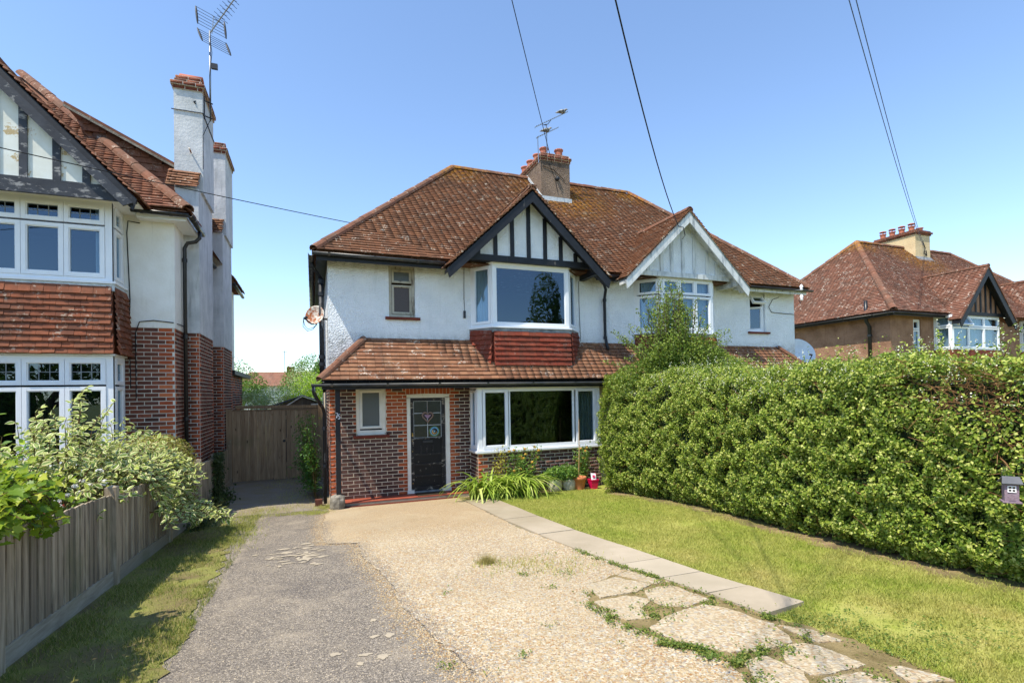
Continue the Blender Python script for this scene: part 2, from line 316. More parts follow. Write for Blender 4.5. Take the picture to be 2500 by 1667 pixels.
yy_ = t.n('MapRange', {0: t.xyz()[1], 1: 6.0, 2: 7.2, 3: 0.0, 4: .45}).outputs[0]; c = t.mix(t.math('MULTIPLY', yy_, t.ramp(t.noise(2.2, 4), [(.3, .5), (.6, 1)])), c, '86795f')
c = t.mix(t.ramp(t.noise(4, 6, .75), [(.62, 0), (.74, .4)]), c, '7c7260'); t.col(c); t.bump(t.noise(160, 5), .4, .006); reg('concrete_slab', t)
m_plain('pale_patch', 'b9ab92', .95, .1, noise=.6, c2='9d9384', nscale=20, bump=.6, bscale=120)
m_plain('kerb_concrete', 'a49a88', .95, .1, noise=.5, c2='8a8070', nscale=6, bump=.5, bscale=80)
m_plain('road', '5a5a5c', .9)

# ------------------------------------------------------------------ mesh helpers
Z3 = np.array([0., 0., 1.])
def V3(*a): return np.array(a, float)
def unit(v): v = np.asarray(v, float); return v/np.linalg.norm(v)
def mesh_from(name, verts, faces, mat=None, smooth=False):
    me = bpy.data.meshes.new(name)
    me.from_pydata([tuple(map(float, v)) for v in verts], [], [tuple(int(i) for i in f) for f in faces]); me.update()
    if mat: me.materials.append(MAT[mat])
    if smooth: me.polygons.foreach_set('use_smooth', [True]*len(me.polygons))
    return me
def fast_mesh(name, V, loops, nper, mat, uvs=None):
    """V (n,3); loops (f,nper)"""
    me = bpy.data.meshes.new(name); nf = len(loops)
    me.vertices.add(len(V)); me.vertices.foreach_set('co', np.ascontiguousarray(V, np.float32).ravel())
    me.loops.add(nf*nper); me.loops.foreach_set('vertex_index', np.ascontiguousarray(loops, np.int32).ravel())
    me.polygons.add(nf); me.polygons.foreach_set('loop_start', np.arange(0, nf*nper, nper, dtype=np.int32))
    try: me.polygons.foreach_set('loop_total', np.full(nf, nper, np.int32))
    except Exception: pass
    if uvs is not None:
        l = me.uv_layers.new(name='UVMap'); l.data.foreach_set('uv', np.ascontiguousarray(uvs, np.float32).ravel())
    me.update(calc_edges=True); me.validate()
    me.materials.append(MAT[mat]); return me
WINV = {}
def link(o, parent=None, world=None):
    COL.objects.link(o)
    if world is not None: o.matrix_world = world
    if parent is not None:
        o.parent = parent
        o.matrix_parent_inverse = WINV.get(parent.name, Matrix.Identity(4))
        if world is not None: o.matrix_basis = world
    return o
def obj(name, me, parent=None, world=None, kind=None):
    o = bpy.data.objects.new(name, me); link(o, parent, world)
    if kind: o['kind'] = kind
    return o
def tag(o, label, cat=None, group=None, kind=None):
    o['label'] = label
    if cat: o['category'] = cat
    if group: o['group'] = group
    if kind: o['kind'] = kind
    return o
def thing(name, label, cat, loc=(0, 0, 0), group=None):
    o = bpy.data.objects.new(name, None); COL.objects.link(o); o.location = loc; o.empty_display_size = .2
    WINV[o.name] = Matrix.Translation(-Vector(loc))
    return tag(o, label, cat, group)
class MB:
    def __init__(s): s.v = []; s.f = []
    def add(s, vs, fs):
        b = len(s.v); s.v += [tuple(map(float, x)) for x in vs]; s.f += [tuple(i+b for i in f) for f in fs]; return s
    def box(s, x0, x1, y0, y1, z0, z1):
        return s.add([(x0, y0, z0), (x1, y0, z0), (x1, y1, z0), (x0, y1, z0), (x0, y0, z1), (x1, y0, z1), (x1, y1, z1), (x0, y1, z1)],
                     [(0, 3, 2, 1), (4, 5, 6, 7), (0, 1, 5, 4), (1, 2, 6, 5), (2, 3, 7, 6), (3, 0, 4, 7)])
    def obox(s, O, U, Vv, N, u, v, n):
        """box in a frame: u,v,n are (lo,hi)"""
        pts = [O+U*a+Vv*b+N*c for c in n for b in v for a in u]
        return s.add(pts, [(0, 2, 3, 1), (4, 5, 7, 6), (0, 1, 5, 4), (2, 6, 7, 3), (0, 4, 6, 2), (1, 3, 7, 5)])
    def quad(s, *p): return s.add(p, [tuple(range(len(p)))])
    def prism(s, poly, d):
        """3d polygon extruded by vector d"""
        n = len(poly); d = np.asarray(d, float); a = [np.asarray(p, float) for p in poly]; b = [p+d for p in a]
        return s.add(a+b, [tuple(range(n))[::-1], tuple(range(n, 2*n))]+[(i, (i+1) % n, n+(i+1) % n, n+i) for i in range(n)])
    def tube(s, pts, r, n=8, cap=True):
        pts = [np.asarray(p, float) for p in pts]; m = len(pts)
        rs = list(r) if hasattr(r, '__len__') else [r]*m
        b = len(s.v); up0 = None
        for i, p in enumerate(pts):
            d = unit(pts[min(i+1, m-1)]-pts[max(i-1, 0)])
            if up0 is None: up0 = unit(np.cross(d, V3(.3, .9, .2) if abs(d[1]) < .9 else V3(1, 0, .2)))
            up0 = unit(up0-d*(up0@d)); w = np.cross(d, up0)
            for k in range(n):
                a = 2*math.pi*k/n; s.v.append(tuple(p+(up0*math.cos(a)+w*math.sin(a))*rs[i]))
        for i in range(m-1):
            for k in range(n):
                k2 = (k+1) % n; s.f.append((b+i*n+k, b+i*n+k2, b+(i+1)*n+k2, b+(i+1)*n+k))
        if cap: s.f.append(tuple(b+k for k in range(n))[::-1]); s.f.append(tuple(b+(m-1)*n+k for k in range(n)))
        return s
    def lathe(s, c, prof, n=16, ax=Z3, ang=2*math.pi, closed=True):
        c = np.asarray(c, float); ax = unit(ax); u = unit(np.cross(ax, V3(.2, 1, .1))); w = np.cross(ax, u); b = len(s.v); m = len(prof)
        for (r, h) in prof:
            for k in range(n):
                a = ang*k/n; s.v.append(tuple(c+ax*h+(u*math.cos(a)+w*math.sin(a))*r))
        for i in range(m-1):
            for k in range(n):
                k2 = (k+1) % n; s.f.append((b+i*n+k, b+i*n+k2, b+(i+1)*n+k2, b+(i+1)*n+k))
        return s
    def mesh(s, name, mat, smooth=False): return mesh_from(name, s.v, s.f, mat, smooth)
    def build(s, name, mat, parent=None, kind=None, smooth=False): return obj(name, s.mesh(name, mat, smooth), parent, None, kind)
def project(P):
    v = np.asarray(P, float)-CAM; z = v@_fw
    if np.ndim(z) == 0: return (1250+FPX*(v@CR)/z, 946.8-FPX*(v@CU)/z, z)
    return np.stack([1250+FPX*(v@CR)/z, 946.8-FPX*(v@CU)/z, z], -1)
# pieces: many copies of a small mesh; the largest in view become objects, the rest one joined part
class Pieces:
    def __init__(s, name, V, F, limit=300): s.name = name; s.V = np.array(V, float); s.F = np.array(F, int); s.items = []; s.limit = limit
    def add(s, A, t, mat, parent, size=1.0): s.items.append((np.asarray(A, float), np.asarray(t, float), mat, parent, size))
    def flush(s, stuffname):
        if not s.items: return
        sc = []
        for A, t, m, p, size in s.items:
            x, y, z = project(t); vis = (z > .5 and -60 < x < 2560 and -60 < y < 1720); sc.append(size/z if vis else -1)
        order = sorted(range(len(s.items)), key=lambda i: -sc[i]); ind = [i for i in order[:s.limit] if sc[i] > 0]; rest = set(range(len(s.items)))-set(ind)
        cache = {}
        for i in ind:
            A, t, m, p, _ = s.items[i]
            if m not in cache: cache[m] = mesh_from(s.name, s.V, s.F, m)
            w = Matrix(((A[0][0], A[0][1], A[0][2], t[0]), (A[1][0], A[1][1], A[1][2], t[1]), (A[2][0], A[2][1], A[2][2], t[2]), (0, 0, 0, 1)))
            obj(s.name, cache[m], p, w)
        groups = {}
        for i in rest:
            A, t, m, p, _ = s.items[i]; groups.setdefault((m, p.name), []).append(i)
        for (m, pn), idx in groups.items():
            A = np.array([s.items[i][0] for i in idx]); T = np.array([s.items[i][1] for i in idx])
            V = np.einsum('nij,vj->nvi', A, s.V)+T[:, None, :]; k = len(s.V)
            F = (s.F[None]+(np.arange(len(idx))*k)[:, None, None]).reshape(-1, s.F.shape[1])
            obj(stuffname, fast_mesh(stuffname, V.reshape(-1, 3), F, s.F.shape[1], m), s.items[idx[0]][3], None, 'stuff')
BOXV = [(x, y, z) for z in (0, 1) for y in (0, 1) for x in (-.5, .5)]
BOXF = [(0, 2, 3, 1), (4, 5, 7, 6), (0, 1, 5, 4), (2, 6, 7, 3), (0, 4, 6, 2), (1, 3, 7, 5)]
def poly_intervals(poly, v):
    xs = []
    for i in range(len(poly)):
        (a, b), (c, d) = poly[i], poly[(i+1) % len(poly)]
        if (b <= v < d) or (d <= v < b): xs.append(a+(v-b)/(d-b)*(c-a))
    xs.sort(); return [(xs[i], xs[i+1]) for i in range(0, len(xs)-1, 2)]
def tile_field(P, poly3, parent, mat, gauge=.1, width=.168, thick=.026, keep=None, wob=1.0, rise=.042, length=1.65):
    """plain tiles on a planar polygon whose first edge is the eave"""
    p = [np.asarray(q, float) for q in poly3]; O = p[0]; U = unit(p[1]-p[0])
    N = None
    for q in p[2:]:
        c = np.cross(U, q-O)
        if np.linalg.norm(c) > 1e-6: N = unit(c); break
    Vv = np.cross(N, U); q2 = [((q-O)@U, (q-O)@Vv) for q in p]
    vmax = max(b for a, b in q2); nc = int(vmax/gauge)+1
    for j in range(nc):
        v0 = j*gauge+random.uniform(-.004, .004)*wob
        for (a, b) in poly_intervals(q2, min(v0+gauge*.5, vmax-1e-4)):
            x = a-((j % 2)*.5+.1)*width
            while x < b:
                l, r = max(x, a), min(x+width, b)
                if r-l > .03:
                    w = r-l-.004; c = O+U*((l+r)/2)+Vv*(v0-.012+random.uniform(-.003, .003)*wob)
                    if keep is None or keep(c):
                        L = gauge*length; ti = rise+random.uniform(-.003, .006)*wob; tw = random.uniform(-.005, .005)*wob
                        Vt = unit(Vv*L-N*(ti-.004)); Nt = unit(np.cross(U, Vt)); Ut = unit(U+Nt*tw)
                        A = np.stack([Ut*w, Vt*L, Nt*thick], 1); P.add(A, c+N*(ti-thick*.2), mat, parent, w)
                x += width
def brick_field(P, O, U, w, z0, z1, parent, dark, red=None, isred=None, openings=(), proud=.003, course=.075, bl=.225, start=0.0):
    """stretcher courses on a wall plane; N points out of the wall"""
    O = np.asarray(O, float); U = unit(U); N = unit(np.cross(U, Z3)); n = int(round((z1-z0)/course))
    for j in range(n):
        zb = z0+j*course; zt = zb+course; x = -((j % 2)*.5)*bl+start
        segs = [(0.0, w)]
        for (a, b, c, d) in openings:
            if zb+course*.5 > c and zb+course*.5 < d:
                ns = []
                for (l, r) in segs:
                    if b <= l or a >= r: ns.append((l, r)); continue
                    if a > l: ns.append((l, a))
                    if b < r: ns.append((b, r))
                segs = ns
        k = 0
        while x < w:
            for (l, r) in segs:
                a, b = max(x, l), min(x+bl, r)
                if b-a > .035:
                    ww = b-a-.013; h = course-.013; c = O+U*((a+b)/2)+Z3*(zb+.0065)
                    m = red if (red and isred and isred((a+b)/2, zb-z0, j)) else dark
                    pr = proud+random.uniform(-.002, .003)
                    A = np.stack([U*ww, N*-.03, Z3*h], 1) if False else np.stack([U*ww, Z3*h, N*.03], 1)
                    P.add(A, c+N*(pr-.03), m, parent, ww)
            x += bl; k += 1
def holed(mb, O, U, w, h, openings, reveal=.12):
    """wall face with openings (u0,u1,v0,v1) and their reveals going in"""
    O = np.asarray(O, float); U = unit(U); N = unit(np.cross(U, Z3))
    us = sorted({0.0, w, *[o[0] for o in openings], *[o[1] for o in openings]}); vs_ = sorted({0.0, h, *[o[2] for o in openings], *[o[3] for o in openings]})
    P = lambda u, v, n=0: O+U*u+Z3*v-N*n
    for i in range(len(us)-1):
        for j in range(len(vs_)-1):
            cu, cv = (us[i]+us[i+1])/2, (vs_[j]+vs_[j+1])/2
            if any(o[0] < cu < o[1] and o[2] < cv < o[3] for o in openings): continue
            mb.quad(P(us[i], vs_[j]), P(us[i+1], vs_[j]), P(us[i+1], vs_[j+1]), P(us[i], vs_[j+1]))
    for (a, b, c, d) in openings:
        r = reveal
        mb.quad(P(a, c), P(a, d), P(a, d, r), P(a, c, r)); mb.quad(P(b, d), P(b, c), P(b, c, r), P(b, d, r))
        mb.quad(P(a, d), P(b, d), P(b, d, r), P(a, d, r)); mb.quad(P(b, c), P(a, c), P(a, c, r), P(b, c, r))
def window(parent, O, U, w, h, cells, mat='upvc', fw=.055, sw=.05, depth=.07, glass='glass', label=None, pane_mat=None):
    """frame + casements + panes; cells (u0,v0,u1,v1,sash,nx,ny[,open])"""
    O = np.asarray(O, float); U = unit(U); N = unit(np.cross(U, Z3)); mb = MB()
    def bar(m, u0, u1, v0, v1, n0, n1, F=(O, U, Z3, N)): m.obox(F[0], F[1], F[2], F[3], (u0, u1), (v0, v1), (n0, n1))
    bar(mb, 0, fw, 0, h, -depth, 0); bar(mb, w-fw, w, 0, h, -depth, 0); bar(mb, fw, w-fw, 0, fw, -depth, -.0015); bar(mb, fw, w-fw, h-fw, h, -depth, -.0015)
    us = sorted({c[0] for c in cells} | {c[2] for c in cells}); fo = mb.build('window', mat, parent)
    if label: fo['label'] = label
    for ci, c in enumerate(cells):
        u0, v0, u1, v1, sash, nx, ny = c[:7]; F = (O, U, Z3, N)
        if len(c) > 7:                                   # (axis, angle) an opened light
            ax, an = c[7]
            if ax == 'top':
                R = Matrix.Rotation(an, 3, Vector(U)); vv = np.array(R @ Vector(Z3)); nn = np.array(R @ Vector(N)); F = (O+Z3*v1+U*0-vv*v1, U, vv, nn)
            else:
                R = Matrix.Rotation(an, 3, Vector(Z3)); uu = np.array(R @ Vector(U)); nn = np.array(R @ Vector(N)); F = (O+U*u0-uu*u0, uu, Z3, nn) if ax == 'left' else (O+U*u1-uu*u1, uu, Z3, nn)
        g = .003; s = sw if sash else sw*.55; q = MB(); n0, n1 = (-depth*.8, .014) if sash else (-depth*.7, -.006)
        bar(q, u0+g, u0+s, v0+g, v1-g, n0, n1, F); bar(q, u1-s, u1-g, v0+g, v1-g, n0, n1, F); bar(q, u0+s, u1-s, v0+g, v0+s, n0, n1-.001, F); bar(q, u0+s, u1-s, v1-s, v1-g, n0, n1-.001, F)
        # bevelled bead towards the glass
        b = .014
        q.obox(F[0], F[1], F[2], F[3], (u0+s, u0+s+b), (v0+s, v1-s), (n0, n1-.016)); q.obox(F[0], F[1], F[2], F[3], (u1-s-b, u1-s), (v0+s, v1-s), (n0, n1-.016))
        q.obox(F[0], F[1], F[2], F[3], (u0+s+b, u1-s-b), (v0+s, v0+s+b), (n0, n1-.017)); q.obox(F[0], F[1], F[2], F[3], (u0+s+b, u1-s-b), (v1-s-b, v1-s), (n0, n1-.017))
        co = q.build('casement' if sash else 'glazing_frame', mat, fo)
        pm = pane_mat or glass
        if isinstance(pm, (list, tuple)): pm = pm[ci % len(pm)]
        MB().obox(F[0], F[1], F[2], F[3], (u0+s+.002, u1-s-.002), (v0+s+.002, v1-s-.002), (-.036, -.030)).build('pane', pm, fo)
        if nx > 1 or ny > 1:
            lb = MB()
            for i in range(1, nx): x = u0+s+(u1-u0-2*s)*i/nx; bar(lb, x-.006, x+.006, v0+s, v1-s, -.040, -.026, F)
            for i in range(1, ny): y = v0+s+(v1-v0-2*s)*i/ny; bar(lb, u0+s, u1-s, y-.006, y+.006, -.0405, -.0255, F)
            lb.build('leaded_bars', 'lead', fo)
    return fo
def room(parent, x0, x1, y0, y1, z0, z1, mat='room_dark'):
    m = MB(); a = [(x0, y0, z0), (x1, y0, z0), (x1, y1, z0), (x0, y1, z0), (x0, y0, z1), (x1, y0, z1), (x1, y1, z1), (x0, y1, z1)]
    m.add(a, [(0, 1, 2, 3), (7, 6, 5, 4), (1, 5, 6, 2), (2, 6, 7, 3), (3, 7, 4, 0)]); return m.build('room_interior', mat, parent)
def curtain(parent, p0, p1, z0, z1, mat, folds=9, amp=.03):
    p0, p1 = V3(*p0), V3(*p1); d = p1-p0; L = np.linalg.norm(d); d /= L; nrm = V3(d[1], -d[0], 0); n = folds*6; vs, fs = [], []
    for i in range(n+1):
        tt = i/n; a = amp*math.sin(tt*folds*2*math.pi)+amp*.5*math.sin(tt*folds*3.1+1)
        for z, k in ((z0, 1.0), (z1, .55)): vs.append((p0+d*L*tt+nrm*a*k)*V3(1, 1, 0)+Z3*z)
    for i in range(n): fs.append((2*i, 2*i+2, 2*i+3, 2*i+1))
    return obj('curtain', mesh_from('curtain', vs, fs, mat, True), parent)
def ridge_run(P, a, b, parent, mat='hip_tile', r=.11, seg=.32):
    """half round ridge tiles laid end to end; every tile its own piece"""
    a, b = np.asarray(a, float), np.asarray(b, float); d = b-a; L = np.linalg.norm(d); d = d/L; n = max(1, round(L/seg)); s = L/n
    side = unit(np.cross(d, Z3)); up = np.cross(side, d)
    for i in range(n):
        ti = random.uniform(-.012, .012); u2 = unit(up+side*ti); s2 = unit(np.cross(d, u2))
        A = np.stack([s2*r, d*s*1.03, u2*r], 1); P.add(A, a+d*s*(i+.0)+u2*(random.uniform(-.004, .004)+.004*(i % 2)), mat, parent, s)
RIDGEV = []; RIDGEF = []
_k = 7
for yy in (0, 1):
    for rr in (1.0, .86):
        for i in range(_k):
            an = math.pi*i/(_k-1); sc_ = rr*(1.03 if yy == 0 else .985); RIDGEV.append((math.cos(an)*sc_, yy, math.sin(an)*sc_-.25))
for i in range(_k-1):
    o0, i0, o1, i1 = i, _k+i, 2*_k+i, 3*_k+i
    RIDGEF += [(o0, o0+1, o1+1, o1), (i0+1, i0, i1, i1+1), (o0+1, o0, i0, i0+1), (o1, o1+1, i1+1, i1)]
def gutter(parent, a, b, r=.055, mat='black_plastic', name='gutter', brackets=1.2):
    a, b = np.asarray(a, float), np.asarray(b, float); d = unit(b-a); side = unit(np.cross(d, Z3)); vs, fs = [], []; n = 8
    for p in (a, b):
        for rr in (r, r*.88):
            for i in range(n+1):
                an = math.pi+math.pi*i/n; vs.append(p+side*math.cos(an)*rr+Z3*math.sin(an)*rr)
    m = n+1
    for i in range(n):
        fs += [(i, i+1, 2*m+i+1, 2*m+i), (m+i+1, m+i, 3*m+i, 3*m+i+1), (i+1, i, m+i, m+i+1), (2*m+i, 2*m+i+1, 3*m+i+1, 3*m+i)]
    fs += [(0, 2*m, 3*m, m), (n, m+n, 3*m+n, 2*m+n)]
    o = obj(name, mesh_from(name, vs, fs, mat, True), parent); L = np.linalg.norm(b-a); k = int(L/brackets); mb = MB()
    for j in range(n):
        a0, a1 = math.pi+math.pi*j/n, math.pi+math.pi*(j+1)/n; R = r*1.12
        mb.add([side*math.cos(x)*R+Z3*math.sin(x)*R+d*e for e in (-.022, .022) for x in (a0, a1)], [(0, 1, 3, 2)])
    me = mb.mesh('gutter_bracket', mat)
    for i in range(k+1): obj('gutter_bracket', me, o, Matrix.Translation(Vector(a+d*(L*(i+.35)/(k+1)))))
    return o
def pipe(parent, pts, r=.034, mat='black_plastic', name='downpipe', collars=()):
    o = MB().tube(pts, r, 12).build(name, mat, parent, smooth=True)
    for c in collars: MB().tube([V3(*c)-Z3*.035, V3(*c)+Z3*.035], r*1.28, 12).build('pipe_collar', mat, o)
    return o

# ------------------------------------------------------------------ ground
def gz(y): return .64-.06*min(max(y, -2.0), 10.6667)
def gzv(y): return .64-.06*np.clip(y, -2.0, 10.6667)
def struct(o, label): o['kind'] = 'structure'; o['label'] = label; return o
ys = [-400, -60, -12, -2, 10.6667, 14, 30, 90, 700]; xs = [-500, -60, -10, 0, 10, 60, 600]
gv = [(x, y, gz(y)) for y in ys for x in xs]; gf = [(j*len(xs)+i, j*len(xs)+i+1, (j+1)*len(xs)+i+1, (j+1)*len(xs)+i) for j in range(len(ys)-1) for i in range(len(xs)-1)]
struct(obj('ground', mesh_from('ground', gv, gf, 'far_ground')), 'rough ground under and around the gardens')
def wobble(poly, step=.22, amp=.03):
    out = []
    for i in range(len(poly)):
        a, b = np.array(poly[i]), np.array(poly[(i+1) % len(poly)]); d = b-a; L = np.linalg.norm(d); n = max(1, int(L/step)); nr = np.array([-d[1], d[0]])/max(L, 1e-6)
        for k in range(n): out.append(a+d*k/n+nr*(random.uniform(-amp, amp) if k else random.uniform(-amp*.3, amp*.3)))
    return out
def sheet(name, poly, dz, mat, parent=None, thick=0):
    import mathutils
    pts = [(float(x), float(y), gz(y)+dz) for x, y in poly]
    tris = mathutils.geometry.tessellate_polygon([[Vector((x, y, 0)) for x, y, z in pts]])
    V = list(pts); F = []
    for a, b, c in tris:
        n = (V[b][0]-V[a][0])*(V[c][1]-V[a][1])-(V[b][1]-V[a][1])*(V[c][0]-V[a][0]); F.append((a, b, c) if n > 0 else (c, b, a))
    if thick:
        n = len(V); V += [(x, y, z-thick) for x, y, z in pts]; F += [(i, (i+1) % n, n+(i+1) % n, n+i) for i in range(n)]
    return obj(name, mesh_from(name, V, F, mat), parent)
ASPH_R = [(.26, 10.6), (.14, 9.13), (.11, 7.7), (.16, 7.36), (.54, 7.18), (.53, 6.33), (.65, 5.68), (.70, 4.91), (.69, 4.41), (.76, 4.0), (.79, 3.7), (.86, 3.41), (.89, 3.15), (.89, 2.95), (.95, 1.0), (1.0, -1.9)]
PATH_L = [(2.80, 9.95), (2.79, 9.18), (2.77, 7.98), (2.76, 6.9), (2.80, 6.45), (2.90, 4.98), (3.04, 3.98), (3.11, 3.37), (3.14, 2.93)]
PATH_R = [(3.40, 9.95), (3.38, 9.18), (3.34, 7.98), (3.33, 6.9), (3.34, 6.45), (3.44, 4.98), (3.48, 3.98), (3.55, 3.37), (3.60, 2.98)]
ap = wobble([(-1.0, -1.9), (-.98, 3.85), (-.97, 4.46), (-1.01, 5.28), (-1.05, 6.29), (-1.1, 7.83), (-1.19, 9.36), (-1.35, 10.6), (.9, 10.6), (1.5, 7), (1.6, 3), (1.6, -1.9)], .07, .04)
drive = struct(sheet('asphalt_drive', ap, .004, 'asphalt'), 'worn grey asphalt half of the drive')
struct(sheet('side_drive', wobble([(-1.9, 10.672), (.9, 10.672), (.9, 15.6), (-2.1, 15.6)], .5, .02), .004, 'old_drive'), 'shaded old drive leading to the wooden gates')
def blob2(x, y, rx, ry, n=16, j=.35): return [(x+rx*math.cos(2*math.pi*i/n)*random.uniform(1-j, 1+j*.4), y+ry*math.sin(2*math.pi*i/n)*random.uniform(1-j, 1+j*.4)) for i in range(n)]
for (x, y, rx, ry) in [(.12, 3.73, .05, .03), (.31, 3.64, .05, .03), (.42, 3.56, .06, .05), (.40, 3.92, .05, .03), (.51, 3.9, .04, .05), (.27, 3.51, .03, .03), (.43, 4.26, .03, .04), ]:
    sheet('worn_patch', wobble(blob2(x, y, rx, ry, 14, .5), .015, .006), .008, 'pale_patch', drive)
for i in range(46):
    x, y = random.gauss(-.2, .22), random.gauss(6.9, .28)
    if x < .08: sheet('worn_patch', wobble(blob2(x, y, random.uniform(.02, .12), random.uniform(.02, .07), 14, .6), .02, .008), .008+.0001*i, 'pale_patch', drive)
gp = wobble(ASPH_R[::-1]+[(3.1, 10.6), (2.80, 9.95)]+PATH_L[1:]+[(3.08, 2.4), (3.05, 2.1), (3.2, 1.6), (3.3, .2), (3.3, -1.9)], .06, .022)
apron = struct(sheet('pebble_apron', gp, .012, 'pebble_concrete'), 'cream exposed pebble concrete half of the drive')
# the broken far corner of the apron: slab fragments on earth
ebed = wobble([(2.14, 3.82), (2.34, 4.2), (2.9, 4.42), (3.05, 3.9), (3.12, 3.3), (3.16, 2.9), (3.3, 2.5), (3.3, 1.2), (2.3, 1.4), (2.24, 2.1), (2.36, 2.5), (2.26, 2.74), (2.2, 3.0), (2.12, 3.3)], .05, .025)
struct(sheet('broken_edge_bed', ebed, .016, 'rubble'), 'bare earth between the broken concrete fragments')
FR = [[(2.24, 3.1), (2.47, 3.22), (2.87, 3.29), (2.96, 3.12), (3.02, 2.79), (2.89, 2.53), (2.64, 2.54), (2.47, 2.58), (2.33, 2.76), (2.25, 2.94)],
      [(2.83, 2.5), (2.97, 2.47), (3.02, 2.28), (3.02, 2.13), (2.88, 2.13), (2.65, 2.17), (2.66, 2.34)],
      [(2.16, 3.76), (2.47, 3.77), (2.58, 3.6), (2.40, 3.47), (2.36, 3.3), (2.18, 3.33), (2.15, 3.46)],
      [(2.31, 4.17), (2.67, 4.25), (2.82, 3.93), (2.61, 3.83), (2.26, 3.84)], [(2.70, 3.81), (2.96, 3.82), (3.0, 3.4), (2.75, 3.34), (2.61, 3.45), (2.61, 3.64)],
      [(2.42, 2.46), (2.60, 2.44), (2.62, 2.2), (2.54, 2.1), (2.30, 2.2)], [(3.11, 2.04), (3.18, 2.01), (3.26, 1.8), (3.03, 1.86)], [(2.66, 2.1), (2.92, 2.07), (2.97, 1.9), (2.7, 1.85)],
      [(2.3, 2.1), (2.6, 2.05), (2.62, 1.8), (2.3, 1.7)], [(3.07, 2.75), (3.2, 2.6), (3.22, 2.4), (3.07, 2.45)], [(2.95, 4.4), (3.0, 3.95), (2.88, 3.95), (2.74, 4.3)]]
for f in FR: sheet('slab_fragment', wobble(wobble([(np.mean([q[0] for q in f])+(p[0]-np.mean([q[0] for q in f]))*1.06, np.mean([q[1] for q in f])+(p[1]-np.mean([q[1] for q in f]))*1.06) for p in f], .10, .02), .035, .008), .026+random.uniform(-.006, .004), 'pebble_fragment', apron, .02)
# path of cast slabs
path = thing('garden_path', 'straight pale concrete slab path beside the lawn', 'path', (3.1, 6.4, gz(6.4)))
js = [9.95, 8.75, 7.6, 6.36, 5.2, 4.60, 4.02, 3.5, 2.95]
def xi(tab, y): return float(np.interp(y, [p[1] for p in tab][::-1], [p[0] for p in tab][::-1]))
for a, b in zip(js[:-1], js[1:]):
    g = .006; sk = random.uniform(-.02, .02)
    poly = [(xi(PATH_L, b), b+g+sk), (xi(PATH_R, b), b+g+(.04 if b < 3 else 0)), (xi(PATH_R, a), a-g), (xi(PATH_L, a), a-g+sk)]
    sheet('paving_slab', wobble(poly, .3, .006), .030+random.uniform(-.004, .004), 'concrete_slab', path, .05)
# lawn, verge
lp = wobble(PATH_R[::-1]+[(3.40, 10.0), (3.2, 10.4), (8.5, 10.4), (9.0, 2.0), (9, -1.9), (3.3, -1.9), (3.3, .2), (3.2, 1.6), (3.30, 2.4), (3.16, 2.9)], .3, .02)
struct(sheet('lawn', lp, .010, 'lawn'), 'mown lawn with dry yellow patches')
struct(sheet('verge', wobble([(-2.2, -1.9), (-.95, -1.9), (-.93, 3.85), (-.92, 4.46), (-.97, 5.28), (-1.0, 6.29), (-1.08, 7.83), (-1.25, 9.36), (-1.55, 10.6), (-2.2, 10.6)], .08, .06), .012, 'verge_soil'), 'narrow grass verge along the fence')
struct(sheet('flower_bed', wobble([(2.9, 9.97), (3.4, 9.97), (4.2, 10.0), (5.6, 10.15), (6.2, 10.4), (2.9, 10.45)], .2, .03), .016, 'earth'), 'bare soil bed below the bay window')
struct(sheet('neighbour_garden', [(-14, -1.9), (-2.25, -1.9), (-2.25, 10.6), (-14, 10.6)], .008, 'earth'), 'front garden soil behind the fence')
struct(sheet('hedge_bed', wobble([(5.1, -1.9), (7.3, -1.9), (7.3, 9.9), (6.0, 9.9), (5.6, 9.2), (5.7, 6.8), (5.38, 5.0), (5.22, 3.8)], .12, .06), .014, 'earth'), 'dry earth at the foot of the hedge')
struct(obj('road', mesh_from('road', [(-300, -12, .762), (300, -12, .762), (300, -5.5, .762), (-300, -5.5, .762)], [(0, 1, 2, 3)], 'road')), 'asphalt street behind the viewer')

# ------------------------------------------------------------------ house roofs
def plane_mesh(mb, poly): mb.add(poly, [tuple(range(len(poly)))])
# ---- the pair of houses in the middle
H = thing('semi_detached_house', 'white rendered pair of houses with brown tiled roof, brick porch and black timbered gable', 'house', (6.7, 14.4, 0))
XL, XR, YF, YB = .31, 13.1, 11.0, 17.8
roofP = Pieces('roof_tile', BOXV, BOXF, 300); hungP = Pieces('hung_tile', BOXV, BOXF, 300); brickP = Pieces('brick', BOXV, BOXF, 300); ridgeP = Pieces('ridge_tile', RIDGEV, RIDGEF, 300)
# upper walls
mb = MB()
holed(mb, (XL, YF, 2.6), (1, 0, 0), XR-XL, 2.40, [(1.52-XL, 2.07-XL, 3.83-2.6, 4.92-2.6), (3.42-XL, 5.85-XL, 3.65-2.6, 5.0-2.6-.001), (7.75-XL, 10.05-XL, 3.65-2.6, 5.0-2.6-.001), (11.42-XL, 11.98-XL, 3.79-2.6, 4.88-2.6)], .11)
wall_u = mb.build('rendered_wall', 'white_render', H)
mb = MB(); mb.quad((XL, YB, 2.3), (XL, YF, 2.3), (XL, YF, 5), (XL, YB, 5)); mb.quad((XR, YF, 2.3), (XR, YB, 2.3), (XR, YB, 5), (XR, YF, 5)); mb.quad((XR, YB, 0), (XL, YB, 0), (XL, YB, 5), (XR, YB, 5))
mb.build('rendered_wall', 'white_render_right', H)
